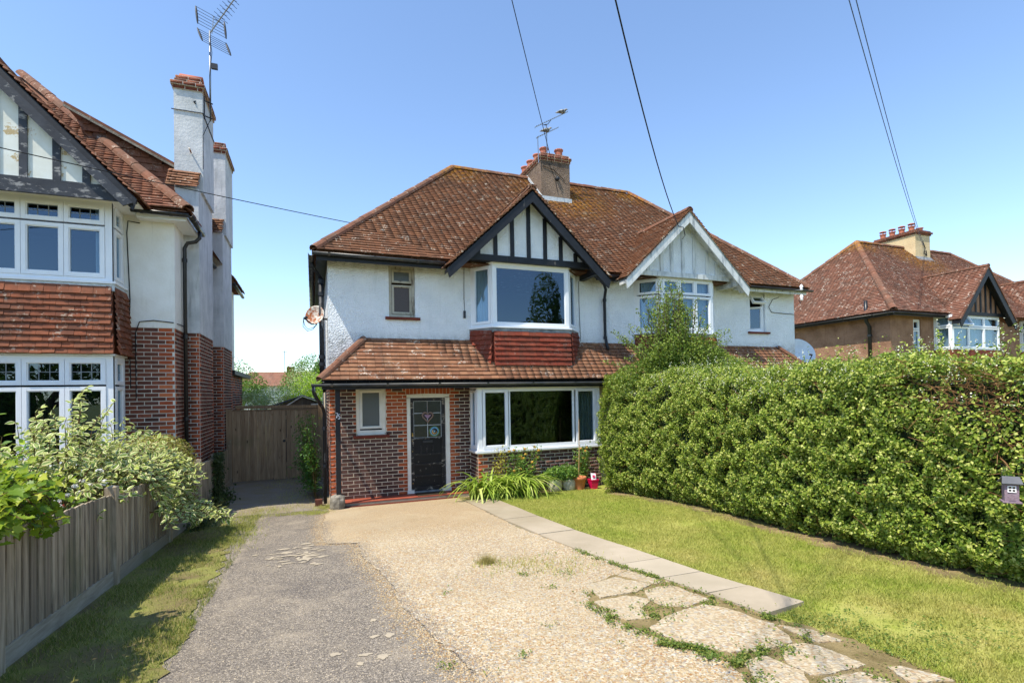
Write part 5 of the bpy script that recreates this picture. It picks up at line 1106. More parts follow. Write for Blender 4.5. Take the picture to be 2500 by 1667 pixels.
for z in (.35, 1.0, 1.6): MB().box(-1.94, .12, GY+.003, GY+.05, z, z+.1).build('gate_rail', 'gate_wood', gate)
MB().lathe((-.72, GY-.045, 1.03), [(.035, 0), (.035, .01), (.02, .015), (.001, .016)], 14, V3(0, -1, 0)).build('latch', 'metal_dark', gate)

# ------------------------------------------------------------------ foliage helpers
def leaf_mesh(name, C, Nn, size, mat, aspect=.5, fold=.25, uv=False, along=None, var=.35):
    """C centres (n,3), Nn normals; one folded rhombus per leaf"""
    n = len(C); Nn = Nn/np.linalg.norm(Nn, axis=1, keepdims=True)
    if along is None: along = RNG.normal(size=(n, 3))
    T = along-(along*Nn).sum(1, keepdims=True)*Nn; T /= np.linalg.norm(T, axis=1, keepdims=True)+1e-9; B = np.cross(Nn, T)
    s = (np.asarray(size)*np.ones(n)*RNG.uniform(1-var, 1+var, n))[:, None]
    b = C-T*s*.5; t = C+T*s*.5-Nn*s*.12; l = C-T*s*.05+B*s*aspect*.5+Nn*s*fold*.35; r = C-T*s*.05-B*s*aspect*.5+Nn*s*fold*.35
    V = np.stack([b, r, t, l], 1).reshape(-1, 3); F = (np.array([[0, 1, 2], [0, 2, 3]])[None]+(np.arange(n)*4)[:, None, None]).reshape(-1, 3)
    uvs = None
    if uv: uvs = np.tile(np.array([[.5, 0], [1, .5], [.5, 1], [.5, 0], [.5, 1], [0, .5]]), (n, 1))
    return fast_mesh(name, V, F, 3, mat, uvs)
def rand_dirs(n): d = RNG.normal(size=(n, 3)); return d/np.linalg.norm(d, axis=1, keepdims=True)
def lumpy(d, seed, k=14, amp=.25):
    r = np.random.default_rng(seed); c = rand_dirs(k); a = r.uniform(-1, 1, k); return 1+amp*sum(a[i]*np.exp(-(1-(d@c[i]))*6) for i in range(k))
def blob_points(n, c, rad, seed, inner=.55, amp=.3, up=-.5):
    d = rand_dirs(int(n*1.6)); d = d[d[:, 2] > up][:n]; m = lumpy(d, seed, 16, amp); rr = RNG.uniform(inner**3, 1, len(d))**(1/3)
    return np.array(c)+d*np.array(rad)*(m*rr)[:, None], d
def tree(name, label, cat, base, trunk_h, blobs, mat, leaf, n, seed, group=None, trunk_r=.12, bark='bark'):
    T = thing(name, label, cat, base, group); base = V3(*base); m = MB(); cs = [V3(*b[0]) for b in blobs]; mid = np.mean(cs, 0)
    m.tube([base-Z3*.1, base+(mid-base)*.3*V3(.4, .4, 1)+V3(.05, 0, 0), base+(mid-base)*.8*V3(.8, .8, 1)], [trunk_r, trunk_r*.8, trunk_r*.5], 8)
    for c in cs: m.tube([base+(mid-base)*.35*V3(.4, .4, 1), (base+c)/2+V3(0, 0, .2), c], [trunk_r*.5, trunk_r*.35, trunk_r*.12], 6)
    m.build('trunk', bark, T, smooth=True); P, D = [], []
    w = np.array([np.prod(b[1])**(2/3) for b in blobs]); w = w/w.sum()
    for i, (c, r) in enumerate(blobs): p, d = blob_points(int(n*w[i]), c, r, seed+i, .5, .45, -.75); P.append(p); D.append(d)
    P = np.concatenate(P); D = np.concatenate(D); Nn = D*.6+rand_dirs(len(D))*.8+np.array([0, 0, .5])
    obj('crown', leaf_mesh('crown', P, Nn, leaf, mat, .55), T, None, 'stuff'); return T

# ------------------------------------------------------------------ hedge
hedge = thing('privet_hedge', 'tall clipped privet hedge with glossy leaves and white blossom along the lawn', 'hedge', (6.3, 5, .3))
HB = np.array([(-3.5, 5.45), (1.5, 5.45), (2.5, 5.42), (3.8, 5.45), (5.0, 5.58), (6.8, 5.92), (8.3, 5.86), (9.4, 5.72)])
_hb = np.random.default_rng(5); HBUMP = [(_hb.uniform(-2, 9.6), _hb.uniform(.1, 2.7), _hb.uniform(-.09, .045), _hb.uniform(.05, .16)) for _ in range(330)]
HW = np.stack([_hb.normal(0, 17, 44), _hb.normal(0, 17, 44), _hb.uniform(0, 6.28, 44)], 1)
def hbump(y, z):
    r = np.zeros(np.shape(y))
    for (b, c, a_, s_) in HBUMP: r = r+a_*np.exp(-((y-b)**2+(z-c)**2)/(s_*s_))
    for k in range(44): r = r+.011*np.sin(y*HW[k, 0]+z*HW[k, 1]+HW[k, 2])
    return np.clip(r*.62, -.14, .12)
def hface(y, z):                      # x of the clipped lawn-side face
    zz = (z-gzv(y))/2.3; f = np.interp(y, HB[:, 0], HB[:, 1])
    return f-.12*np.sin(np.clip(zz, 0, 1)*math.pi)+.32*np.clip(zz-.86, 0, 1)/.14*.5+.16*np.clip(.10-zz, 0, 1)/.1-hbump(y, z)
def htop(y): return np.interp(y, [-3.5, 2.2, 3.0, 4.0, 6, 8, 9.6], [2.55, 2.42, 2.40, 2.42, 2.46, 2.50, 2.55])+.04*np.sin(y*1.9+.6)+.03*np.sin(y*4.3)+.03*np.sin(y*7.7)
# dark solid core added behind the leaves to block light
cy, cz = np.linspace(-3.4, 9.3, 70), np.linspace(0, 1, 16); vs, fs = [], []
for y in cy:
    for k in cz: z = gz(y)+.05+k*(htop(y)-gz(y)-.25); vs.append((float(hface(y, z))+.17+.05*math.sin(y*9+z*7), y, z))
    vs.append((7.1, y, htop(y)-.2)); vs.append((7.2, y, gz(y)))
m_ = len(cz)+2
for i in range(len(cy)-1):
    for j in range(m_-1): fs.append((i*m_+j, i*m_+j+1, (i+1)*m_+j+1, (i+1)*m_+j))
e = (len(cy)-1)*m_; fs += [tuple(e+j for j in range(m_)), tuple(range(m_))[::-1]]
obj('dark_filler_core', mesh_from('dark_filler_core', vs, fs, 'hedge_core_dark'), hedge)
def brown_zone(y, z): return np.exp(-(((y-2.75)/.55)**2+((z-2.12)/.26)**2))+.6*np.exp(-(((y-2.4)/.35)**2+((z-1.6)/.35)**2))
n = 215000
y = RNG.uniform(0, 1, n)**1.0*10.9-1.4; tz = RNG.uniform(0, 1, n); z = gzv(y)+.03+tz*(htop(y)-gzv(y)); dep = RNG.exponential(.05, n)-.03
hb_ = hbump(y, z); dep = dep+np.where(hb_ < -.03, RNG.uniform(0, .09, n), 0); keep = (RNG.uniform(0, 1, n) > np.clip(brown_zone(y, z), 0, .88)) & ~((hb_ < -.045) & (RNG.uniform(0, 1, n) < .8))
y, z, dep = y[keep], z[keep], dep[keep]; x = hface(y, z)+dep
P = np.stack([x, y, z], 1); Nn = np.stack([-np.ones(len(x))*1.0, np.zeros(len(x)), np.ones(len(x))*.45], 1)+rand_dirs(len(x))*.85
obj('foliage', leaf_mesh('foliage', P, Nn, .029, 'hedge_leaf', .66, .3, var=.6), hedge, None, 'stuff')
# top and far end
n = 66000; y = RNG.uniform(-1.4, 9.5, n); u = RNG.uniform(0, 1, n); z = htop(y)-.14*u**2+RNG.normal(0, .05, n)+np.where(RNG.uniform(0, 1, n) > .93, RNG.exponential(.07, n), 0)-.05; x = hface(y, z)+.02+u*1.2
P = np.stack([x, y, z], 1); Nn = rand_dirs(n)*.8+np.array([-.4, 0, .8]); obj('foliage_top', leaf_mesh('foliage_top', P, Nn, .031, 'hedge_leaf', .6, .3), hedge, None, 'stuff')
n = 22000; x = RNG.uniform(5.55, 7.2, n); tz = RNG.uniform(0, 1, n); z = .08+tz*2.45; y = 9.45+.10*np.sin(z*3+x*4)-np.clip(6.0-x, 0, 1)**2*1.2+RNG.normal(0, .05, n)
P = np.stack([x, y, z], 1); Nn = rand_dirs(n)*.8+np.array([-.4, .8, .4]); obj('foliage_end', leaf_mesh('foliage_end', P, Nn, .033, 'hedge_leaf', .55, .3), hedge, None, 'stuff')
# upright shoots with blossom on the top
SH = []; fl_ = []
for i in range(330):
    y0 = random.uniform(-.8, 9.2); x0 = float(hface(y0, htop(y0)))+random.uniform(.0, .9); z0 = float(htop(y0))-.08; h = random.uniform(.08, .30)*(1.5 if y0 < 3.2 else 1.0); lean = V3(random.uniform(-.25, .15), random.uniform(-.2, .2), 1)
    for k in range(int(h/.018)): SH.append(V3(x0, y0, z0)+lean*h*(k*.018/h)+V3(*RNG.normal(0, .016, 3)))
    if random.random() < .6:
        for k in range(9): fl_.append(V3(x0, y0, z0)+lean*h*random.uniform(.75, 1.12)+V3(*RNG.normal(0, .016, 3)))
SH = np.array(SH); obj('top_shoots', leaf_mesh('top_shoots', SH, rand_dirs(len(SH))+np.array([-.4, 0, .6]), .04, 'hedge_leaf', .42, .3), hedge, None, 'stuff')
for i in range(260):
    y0 = random.uniform(1.5, 9); z0 = float(htop(y0))-random.uniform(0, .5)**1.5; 
    for k in range(7): fl_.append(V3(float(hface(y0, z0))-.02, y0, z0)+V3(*RNG.normal(0, .02, 3)))
fl_ = np.array(fl_); obj('blossom', leaf_mesh('blossom', fl_, rand_dirs(len(fl_))+np.array([-.5, 0, .6]), .014, 'hedge_flower', .8, .1), hedge, None, 'stuff')
m = MB()
for i in range(950):
    if i < 340: y0, z0 = random.gauss(2.75, .42), random.gauss(2.10, .22)
    elif i < 420: y0, z0 = random.gauss(2.4, .3), random.gauss(1.6, .3)
    else: y0, z0 = random.uniform(1.5, 9), random.uniform(.4, 2.3)
    z0 = min(max(z0, gz(y0)+.1), float(htop(y0))-.04); p = V3(float(hface(y0, z0))+random.uniform(.03, .12), y0, z0); d = unit(V3(random.uniform(-.5, .1), random.gauss(0, .8), random.gauss(.1, .5))); l = random.uniform(.08, .26)
    m.tube([p, p+d*l*.5+V3(*RNG.normal(0, .012, 3)), p+d*l], [.004, .0035, .002], 4, False)
m.build('bare_twigs', 'twig', hedge, 'stuff')
# the small tree that has grown through the hedge
sp = thing('self_sown_tree', 'self sown hawthorn with loose twigs rising above the hedge', 'tree', (6.9, 8.7, .12))
m = MB(); LP = []
for i in range(170):
    a = random.uniform(0, 2*math.pi); top = random.random(); spread = random.uniform(.1, 1.5)*(1.25-.95*top); tip = V3(7.0+spread*math.cos(a)*1.15, 8.75+spread*math.sin(a)*.6, 2.55+1.85*top**.9*(1.0-.2*spread)+random.uniform(0, .2)); b0_ = V3(7.0+.35*math.cos(a), 8.75+.1*math.sin(a), 2.3); pts = []
    for k in range(7): tt = k/6; pts.append(b0_+(tip-b0_)*tt+V3(*RNG.normal(0, .02, 3))+V3(0, 0, .12*math.sin(tt*math.pi)))
    m.tube(pts, [.012-.0015*k for k in range(7)], 5, False)
    for k in range(90): tt = random.uniform(.25, 1.03); LP.append(b0_+(tip-b0_)*tt+V3(0, 0, .12*math.sin(tt*math.pi))+V3(*RNG.normal(0, .06*(1.15-.6*tt), 3)))
m.tube([(6.9, 8.7, .1), (6.88, 8.72, 1.3), (6.85, 8.75, 2.4)], [.05, .04, .03], 7); m.build('trunk', 'bark', sp, smooth=True)
LP = np.array(LP); p2, d2 = blob_points(19000, (7.2, 8.6, 2.6), (1.75, .6, .68), 3, .5, .4, -.9); LP = np.concatenate([LP, p2])
obj('crown', leaf_mesh('crown', LP, rand_dirs(len(LP))+np.array([-.4, -.2, .5]), .042, 'sapling_leaf', .66, .25), sp, None, 'stuff')

# ------------------------------------------------------------------ bird house hung on the hedge
bh = thing('bird_house', 'small mauve wooden bird house with grey roof hung on the hedge', 'bird house', (5.06, 2.36, 1.32)); bc = V3(5.06, 2.36, 1.27)
fd = unit(V3(-.80, -.60, 0)); sd_ = np.cross(Z3, fd)*-1
def bb(mb, u, v, n): return mb.obox(bc, sd_, Z3, fd, u, v, n)
bb(MB(), (-.042, .042), (0, .135), (-.04, .04)).build('body', 'purple_wood', bh)
bb(MB(), (-.056, .056), (-.010, 0), (-.05, .055)).build('floor', 'purple_wood', bh)
m = MB(); m.prism([bc+Z3*.135+fd*.065-sd_*.062, bc+Z3*.135+fd*.065+sd_*.062, bc+Z3*.185+fd*.02+sd_*.050, bc+Z3*.185+fd*.02-sd_*.050], unit(fd*.5+Z3)*.008); m.prism([bc+Z3*.135-fd*.065-sd_*.062, bc+Z3*.135-fd*.065+sd_*.062, bc+Z3*.185+fd*.02+sd_*.050, bc+Z3*.185+fd*.02-sd_*.050], unit(-fd*.5+Z3)*.008); m.build('roof', 'roof_slate_grey', bh)
w_ = MB()
for u in (-.022, 0, .022): bb(w_, (u-.003, u+.003), (.075, .119), (.0405, .046))
for v_ in (.075, .097, .119): bb(w_, (-.025, .025), (v_-.003, v_+.003), (.0405, .0465))
w_.build('window_frame', 'card_white', bh); bb(MB(), (-.022, .022), (.075, .119), (.0402, .042)).build('window_dark_plate', 'black_plastic', bh)  # flat black plate on the face, drawn as the dark window opening
m = MB()
for k in range(5): u = -.02+.008*k; bb(m, (u, u+.006), (.008, .036+.004*math.sin(math.pi*(k+.5)/5)), (.0405, .044))
m.build('perch_slats', 'purple_wood', bh); MB().tube([bc+Z3*.19+sd_*.045, bc+Z3*.235+sd_*.05, bc+Z3*.245, bc+Z3*.245+V3(.2, .15, .01)], .0022, 5).build('wire_hanger', 'metal_dark', bh)
MB().tube([bc+Z3*.245+V3(-.03, -.02, 0), bc+Z3*.26+V3(.15, .1, .02), bc+V3(.45, .3, .30)], [.004, .006, .009], 5).build('twig_hook', 'twig', bh)

# ------------------------------------------------------------------ shrubs behind the fence
def big_leaf_mesh(name, mat, w=.5, lobed=False, uv=False):
    """one larger leaf, unit length along +y, normal +z"""
    if lobed: out = [(0, 0), (.16, -.05), (.36, .10), (.27, .22), (.52, .42), (.30, .48), (.34, .62), (.16, .66), (0, 1.0)]
    else: out = [(0, 0), (.12*w*2, .08), (.40*w*2*.62, .26), (.5*w, .46), (.42*w, .66), (.22*w, .85), (0, 1.0)]
    V = [(0, yy, -.10*math.sin(yy*math.pi)*.4-.10*yy*yy) for (_, yy) in out]; Rr_ = [(xx, yy, .22*xx-.06*yy*yy) for xx, yy in out[1:-1]]; Ll = [(-xx, yy, .22*xx-.06*yy*yy) for xx, yy in out[1:-1]]
    k = len(out); VV = V+Rr_+Ll; F = []
    R = lambda i: i if i in (0, k-1) else k+i-1
    Lf = lambda i: i if i in (0, k-1) else k+(k-2)+i-1
    for i in range(k-1):
        f = [i, R(i), R(i+1), i+1]; g = [i+1, Lf(i+1), Lf(i), i]
        F.append(tuple(dict.fromkeys(f))); F.append(tuple(dict.fromkeys(g)))
    me = mesh_from(name, VV, F, mat, True)
    if uv:
        l = me.uv_layers.new(name='UVMap'); xm = max(abs(v[0]) for v in VV)
        prof = {round(v[1], 4): 0 for v in VV}
        for v in VV: prof[round(v[1], 4)] = max(prof[round(v[1], 4)], abs(v[0]))
        for p in me.polygons:
            for li in p.loop_indices:
                v = VV[me.loops[li].vertex_index]; h = prof[round(v[1], 4)]; l.data[li].uv = (.5+.5*(v[0]/h if h > 1e-5 else (0.0 if 0 < v[1] < 1 else (1 if v[1] in (0, 1) else 0)))*1.0 if h > 1e-5 else .5+.45, v[1])
    return me
def place_leaf(me, name, parent, c, nrm, along, s):
    n = unit(nrm); t = unit(np.asarray(along)-n*(np.asarray(along)@n)); b = np.cross(t, n)
    w = Matrix(((b[0]*s, t[0]*s, n[0]*s, c[0]), (b[1]*s, t[1]*s, n[1]*s, c[1]), (b[2]*s, t[2]*s, n[2]*s, c[2]), (0, 0, 0, 1))); return obj(name, me, parent, w)
def leafy_shrub(name, label, base, stems, leafmesh, mat, size, per_m, limit, uv=False, stemmat='stem_red', sr=.007, aspect=.5, droop=.0, group=None, filler=None):
    """stems: list of point lists; leaves in opposite pairs along them; the biggest in view are objects of their own"""
    S = thing(name, label, 'shrub', base, group); m = MB(); LV = []
    for pts in stems:
        pts = [V3(*p) for p in pts]; m.tube(pts, [sr*(1.2-.9*i/(len(pts)-1)) for i in range(len(pts))], 5, False)
        d = [0]
        for a, b in zip(pts[:-1], pts[1:]): d.append(d[-1]+np.linalg.norm(b-a))
        n = int(d[-1]*per_m)
        for k in range(n):
            tt = d[-1]*(.12+.88*k/max(n-1, 1)); i = min(np.searchsorted(d, tt), len(pts)-1); i = max(i, 1); f = (tt-d[i-1])/max(d[i]-d[i-1], 1e-6); p = pts[i-1]+(pts[i]-pts[i-1])*f; ax = unit(pts[i]-pts[i-1]); sidev = unit(np.cross(ax, rand_dirs(1)[0]))
            for sg in (-1, 1):
                al = unit(sidev*sg+ax*.5-Z3*droop+rand_dirs(1)[0]*.35); nr = unit(Z3*.8+rand_dirs(1)[0]*.7+V3(-.2, -.3, 0)); LV.append((p+al*.01, nr, al, size*random.uniform(.65, 1.2)))
    m.build('stems', stemmat, S)
    sc = []
    for (c, nr, al, s) in LV: x, yq_, zq = project(c); sc.append(s/zq if zq > .5 and -40 < x < 2540 and -40 < yq_ < 1700 else -1)
    order = sorted(range(len(LV)), key=lambda i: -sc[i]); ind = [i for i in order[:limit] if sc[i] > 0]; rest = [i for i in order if i not in set(ind)]
    for i in ind: place_leaf(leafmesh, 'leaf', S, *LV[i][:3], LV[i][3])
    V0 = np.array([v.co[:] for v in leafmesh.vertices]); tris = []
    leafmesh.calc_loop_triangles(); TR = np.array([t.vertices[:] for t in leafmesh.loop_triangles]); TL = np.array([t.loops[:] for t in leafmesh.loop_triangles])
    if rest:
        A, T = [], []
        for i in rest:
            c, nr, al, s = LV[i]; n_ = unit(nr); t_ = unit(al-n_*(al@n_)); b_ = np.cross(t_, n_); A.append(np.stack([b_*s, t_*s, n_*s], 1)); T.append(c)
        A = np.array(A); T = np.array(T); VV = (np.einsum('nij,vj->nvi', A, V0)+T[:, None, :]).reshape(-1, 3); F = (TR[None]+(np.arange(len(rest))*len(V0))[:, None, None]).reshape(-1, 3); uvs = None
        if uv:
            u0 = np.array([d_.uv[:] for d_ in leafmesh.uv_layers[0].data]); uvs = np.tile(u0[TL.reshape(-1)], (len(rest), 1))
        obj('foliage', fast_mesh('foliage', VV, F, 3, mat, uvs), S, None, 'stuff')
    return S
def arching(n, cx, cy, z0, rx, ry, h0, h1, bias=(0, 0), droop=.25):
    out = []
    for i in range(n):
        a = random.uniform(0, 2*math.pi); r = math.sqrt(random.random()); tx, ty = cx+rx*r*math.cos(a)+bias[0]*random.random(), cy+ry*r*math.sin(a)+bias[1]*random.random(); h = random.uniform(h0, h1)*(1-.35*r); b = V3(cx+.25*rx*r*math.cos(a), cy+.25*ry*r*math.sin(a), z0); e = V3(tx, ty, z0+h); pts = []
        for k in range(7): t_ = k/6; pts.append(b+(e-b)*t_+Z3*(h*.22*math.sin(t_*math.pi))-Z3*droop*h*max(0, t_-.7)**2+V3(*RNG.normal(0, .015, 3)))
        out.append(pts)
    return out
dog_me = big_leaf_mesh('leaf', 'dogwood_leaf', .52, False, True)
st_ = arching(150, -2.8, 7.0, .25, .8, 1.7, 1.15, 2.05, (.3, 0))+arching(60, -2.55, 8.7, .2, .5, 1.0, 1.1, 1.9, (.25, .3))+arching(26, -2.7, 7.6, .25, .6, 1.5, 1.9, 2.35, (.3, 0))
# sprays hanging over the fence
for i in range(46):
    y0 = random.uniform(7.2, 9.3); e = V3(-1.78+random.uniform(-.12, .22), y0+random.uniform(-.2, .5), random.uniform(.35, 1.25)); st_.append([(-2.5, y0, 1.1), (-2.2, y0+.05, 1.35), (-2.0, y0+.1, 1.38), (-1.88, y0+.15, 1.25), tuple((e+V3(-1.84, y0+.2, 1.1))/2), tuple(e)])
for i in range(14):
    y0 = random.uniform(7.8, 8.8); e = V3(-1.35+random.uniform(-.2, .22), y0+random.uniform(-.1, .35), random.uniform(.30, .55)); st_.append([(-2.0, y0, .75), (-1.8, y0+.05, .72), tuple((e+V3(-1.7, y0+.1, .7))/2), tuple(e)])
leafy_shrub('variegated_dogwood', 'cream edged variegated dogwood spilling over the board fence', (-2.6, 7.5, .2), st_, dog_me, 'dogwood_leaf', .082, 15, 300, True, droop=.25)
gue_me = big_leaf_mesh('leaf', 'guelder_leaf', .5, True)
st_ = arching(150, -2.75, 4.6, .38, .65, 1.2, 1.1, 1.95, (.3, .1))
for i in range(60):
    y0 = random.uniform(3.5, 4.9); e = V3(-1.80+random.uniform(-.1, .14), y0+random.uniform(-.1, .25), random.uniform(1.28, 1.7)-.08*(y0-4)); st_.append([(-2.5, y0, 1.3), (-2.2, y0, 1.62), (-2.0, y0+.05, 1.62), tuple((e+V3(-1.9, y0+.1, 1.5))/2), tuple(e)])
st_ += arching(70, -2.5, 3.0, .45, .6, .9, 1.6, 2.4, (.3, 0))  # taller stems out of view, added to shade the verge
leafy_shrub('guelder_rose', 'bright green maple leaved guelder rose hanging over the fence top', (-2.7, 4.6, .36), st_, gue_me, 'guelder_leaf', .075, 14, 300, False, droop=.45)
hyd_me = big_leaf_mesh('leaf', 'tree_bright', .55, False)
leafy_shrub('currant_bush', 'yellow green bush between the guelder rose and the dogwood', (-3.0, 6.0, .3), arching(120, -2.95, 6.2, .3, .8, .9, 1.1, 1.95), hyd_me, 'rose_leaf', .07, 13, 120, False, droop=.2)
leafy_shrub('laurel_bush', 'dark leaved evergreen bush under the square bay window', (-4.4, 8.3, .15), arching(80, -4.6, 8.4, .15, 1.1, .9, 1.2, 1.9), big_leaf_mesh('leaf', 'tree_mid', .5), 'tree_mid', .08, 11, 150, False, droop=.1)
# white roses among them
wr = thing('white_rose', 'white rose blooms showing above the fence among the shrubs', 'rose', (-2.35, 6.1, .3)); m = MB()
for i in range(12):
    c = V3(-2.2+random.uniform(-.15, .15), random.uniform(5.5, 7.0), 1.28+random.uniform(-.06, .14)); m.tube([(-2.4, 6.2, .3), (c[0]-.05, c[1], .9), tuple(c)], .005, 5, False)
    P_, D_ = blob_points(40, c, (.03, .03, .022), i, .3, .2, -.6); obj('bloom', leaf_mesh('bloom', P_, D_+rand_dirs(len(D_))*.5, .026, 'petal_white', .9, .2), wr, None)
m.build('stems', 'stem_red', wr)
rr_ = thing('red_flowering_plant', 'small plant with dark red flowers at the fence top', 'plant', (-2.1, 5.6, .3)); P_, D_ = blob_points(90, (-2.10, 5.55, 1.25), (.06, .22, .035), 5, .1, .2); obj('flowers', leaf_mesh('flowers', P_, D_+rand_dirs(len(D_))*.6, .016, 'petal_red', .9, .2), rr_, None, 'stuff'); MB().tube([(-2.15, 5.6, .3), (-2.1, 5.58, 1.25)], .006, 5).build('stem', 'stem_red', rr_)
bx = thing('clipped_bush', 'rounded golden bush with pinkish tips by the brick corner', 'shrub', (-2.55, 10.6, 0)); P_, D_ = blob_points(9000, (-2.5, 10.55, .95), (.48, .62, .68), 9, .75, .18, -.9); obj('foliage', leaf_mesh('foliage', P_, D_+rand_dirs(len(D_))*.7, .035, 'box_gold', .5, .3), bx, None, 'stuff'); MB().tube([(-2.5, 10.55, 0), (-2.5, 10.55, .7)], .03, 6).build('stem', 'bark', bx)
iv = thing('ivy', 'dark ivy climbing the low fence beside the gate', 'ivy', (-1.95, 12.6, 0)); nn = 2600; P_ = np.stack([np.full(nn, -1.90)+RNG.normal(0, .035, nn), RNG.normal(12.6, .22, nn), RNG.uniform(.05, 1.02, nn)], 1); P2 = np.stack([RNG.normal(-1.75, .09, 1500), RNG.uniform(9.4, 12.8, 1500), np.abs(RNG.normal(.02, .13, 1500))], 1); P2[:, 2] += gzv(P2[:, 1]); P_ = np.concatenate([P_, P2])
obj('foliage', leaf_mesh('foliage', P_, rand_dirs(len(P_))*.6+np.array([1., -.3, .3]), .05, 'ivy_leaf', .8, .2), iv, None, 'stuff'); MB().tube([(-1.93, 12.6, 0), (-1.93, 12.55, .5), (-1.93, 12.65, .95)], .01, 5).build('stem', 'bark', iv)
# feathery plant at the house corner by the gate
ft = thing('ash_seedling', 'tall leafy seedling growing up beside the drainpipe', 'shrub', (.0, 12.3, 0)); m = MB(); LP = []
for i in range(34):
    a = random.uniform(2.2, 4.6); h = random.uniform(.2, 1.75); b = V3(.03, 12.3+random.uniform(-.5, .4), 0); e = V3(.03+random.uniform(.15, .42)*math.cos(a), b[1]+random.uniform(-.25, .2), h); m.tube([b, (b+e)/2+V3(.05, 0, .15), e], [.008, .006, .003], 5, False)
    for k in range(110): t_ = random.uniform(.3, 1.05); LP.append(b+(e-b)*t_+V3(.05, 0, .15)*math.sin(t_*math.pi)+V3(*RNG.normal(0, .06, 3)))
m.build('stems', 'stem_red', ft); LP = np.array(LP); obj('foliage', leaf_mesh('foliage', LP, rand_dirs(len(LP))+np.array([-.5, -.3, .7]), .06, 'fern_leaf', .38, .2), ft, None, 'stuff')

# ------------------------------------------------------------------ front bed
dl = thing('daylily_clump', 'broad clump of arching strap leaved daylilies by the path head', 'plant', (3.55, 10.05, .03))
strap = []
for v in range(8):
    vs, fs = [], []; n = 8; bend = random.uniform(.9, 1.9); w0 = random.uniform(.016, .024)
    for i in range(n+1):
        t_ = i/n; a = bend*t_**1.4; r = t_; yy = math.sin(a)*r*.95; zz = math.cos(a*1.05)*r*.9*(1 if a < 1.5 else 1); w = w0*(1-t_**3)*1.2+.001
        vs += [(-w, yy, zz+.004), (0, yy, zz), (w, yy, zz+.004)]
    for i in range(n): fs += [(3*i, 3*i+1, 3*i+4, 3*i+3), (3*i+1, 3*i+2, 3*i+5, 3*i+4)]
    strap.append(mesh_from('leaf', vs, fs, 'daylily_leaf', True))
for i in range(300):
    k = random.random(); cx = 3.0+1.25*k+random.gauss(0, .06); cyy = 10.12-.16*k+random.gauss(0, .10); s = random.uniform(.55, .95); rz = random.gauss(math.pi, 1.15) if random.random() < .8 else random.uniform(0, 6.28)
    w = Matrix.Translation((cx, cyy, .03)) @ Matrix.Rotation(rz, 4, 'Z') @ Matrix.Rotation(random.uniform(-.15, .25), 4, 'X') @ Matrix.Diagonal((s*1.2, s, s, 1)); obj('leaf', random.choice(strap), dl, w)
def rose(name, label, base, stems, n, leafm, flower, fl, leaf=.05, spread=.25):
    S = thing(name, label, 'plant', base); m = MB(); LP = []
    for i in range(stems):
        e = V3(*base)+V3(random.gauss(0, spread), random.gauss(0, spread*.5), random.uniform(.5, 1.0)*fl); b = V3(*base)+V3(random.gauss(0, .05), random.gauss(0, .04), 0); m.tube([b, (b+e)/2+V3(*RNG.normal(0, .04, 3)), e], [.007, .005, .003], 5, False)
        for k in range(n): t_ = random.uniform(.25, 1.03); LP.append(b+(e-b)*t_+V3(*RNG.normal(0, .05, 3)))
        if flower and random.random() < .5: P_, D_ = blob_points(26, e, (.03, .03, .025), i, .3, .2, -.6); obj('bloom', leaf_mesh('bloom', P_, D_+rand_dirs(len(D_))*.4, .035, flower, .9, .2), S)
    m.build('stems', 'stem_red', S); LP = np.array(LP); obj('foliage', leaf_mesh('foliage', LP, rand_dirs(len(LP))+np.array([-.3, -.4, .7]), leaf, leafm, .55, .25), S, None, 'stuff'); return S
rose('yellow_rose', 'yellow rose bush growing behind the daylily clump', (4.15, 10.27, .02), 30, 70, 'rose_leaf', 'petal_yellow', 1.0, .045, .26)
rose('bronze_rose', 'young rose with golden tips against the bay brickwork', (3.72, 10.30, .02), 9, 38, 'tree_yellow', None, 1.15, .04, .12)
rose('potted_yellow_plant', 'yellow flowered bushy plant behind the pink bucket', (5.62, 10.27, .02), 16, 60, 'rose_leaf', 'petal_yellow', .95, .05, .13)
def stone_pot(label, x, y, r, h, seed):
    m = MB().lathe((x, y, gz(y)+.0), [(r*.72, 0), (r*.95, h*.25), (r*1.05, h*.6), (r*.98, h*.92), (r*1.0, h), (r*.85, h), (r*.8, h*.85), (.001, h*.84)], 18).mesh('plant_pot', 'stone_pot', True); rg = random.Random(seed)
    for v in m.vertices: v.co.x += rg.uniform(-.008, .008); v.co.y += rg.uniform(-.008, .008)
    T = thing('stone_planter', label, 'planter', (x, y, gz(y))); obj('plant_pot', m, T); LP = []
    P_, D_ = blob_points(1200, (x, y, gz(y)+h+.09), (r*1.6, r*1.4, .20), seed, .2, .4, -.4); obj('plant', leaf_mesh('plant', P_, D_*.5+rand_dirs(len(D_))+np.array([0, -.2, .6]), .05, 'rose_leaf', .6, .25), T, None, 'stuff')
stone_pot('squat rough stone planter next to the daylilies', 4.87, 10.12, .155, .27, 4); stone_pot('squat rough stone planter next to the terracotta pot', 5.20, 10.10, .15, .26, 5)
tp = thing('terracotta_pot', 'terracotta flower pot with a tall bamboo cane', 'flower pot', (5.42, 10.02, gz(10.02))); z0 = gz(10.02)
MB().lathe((5.42, 10.02, z0), [(.095, 0), (.105, .05), (.135, .23), (.150, .235), (.155, .30), (.140, .305), (.130, .24), (.001, .235)], 22).build('pot', 'terracotta_pot', tp, smooth=True); MB().lathe((5.42, 10.02, z0+.25), [(.135, 0), (.07, .012), (.001, .015)], 14).build('soil', 'earth', tp)
MB().tube([(5.40, 10.02, z0+.2), (5.43, 10.03, z0+.8), (5.45, 10.05, z0+1.55)], [.009, .008, .006], 6).build('bamboo_cane', 'bamboo', tp)
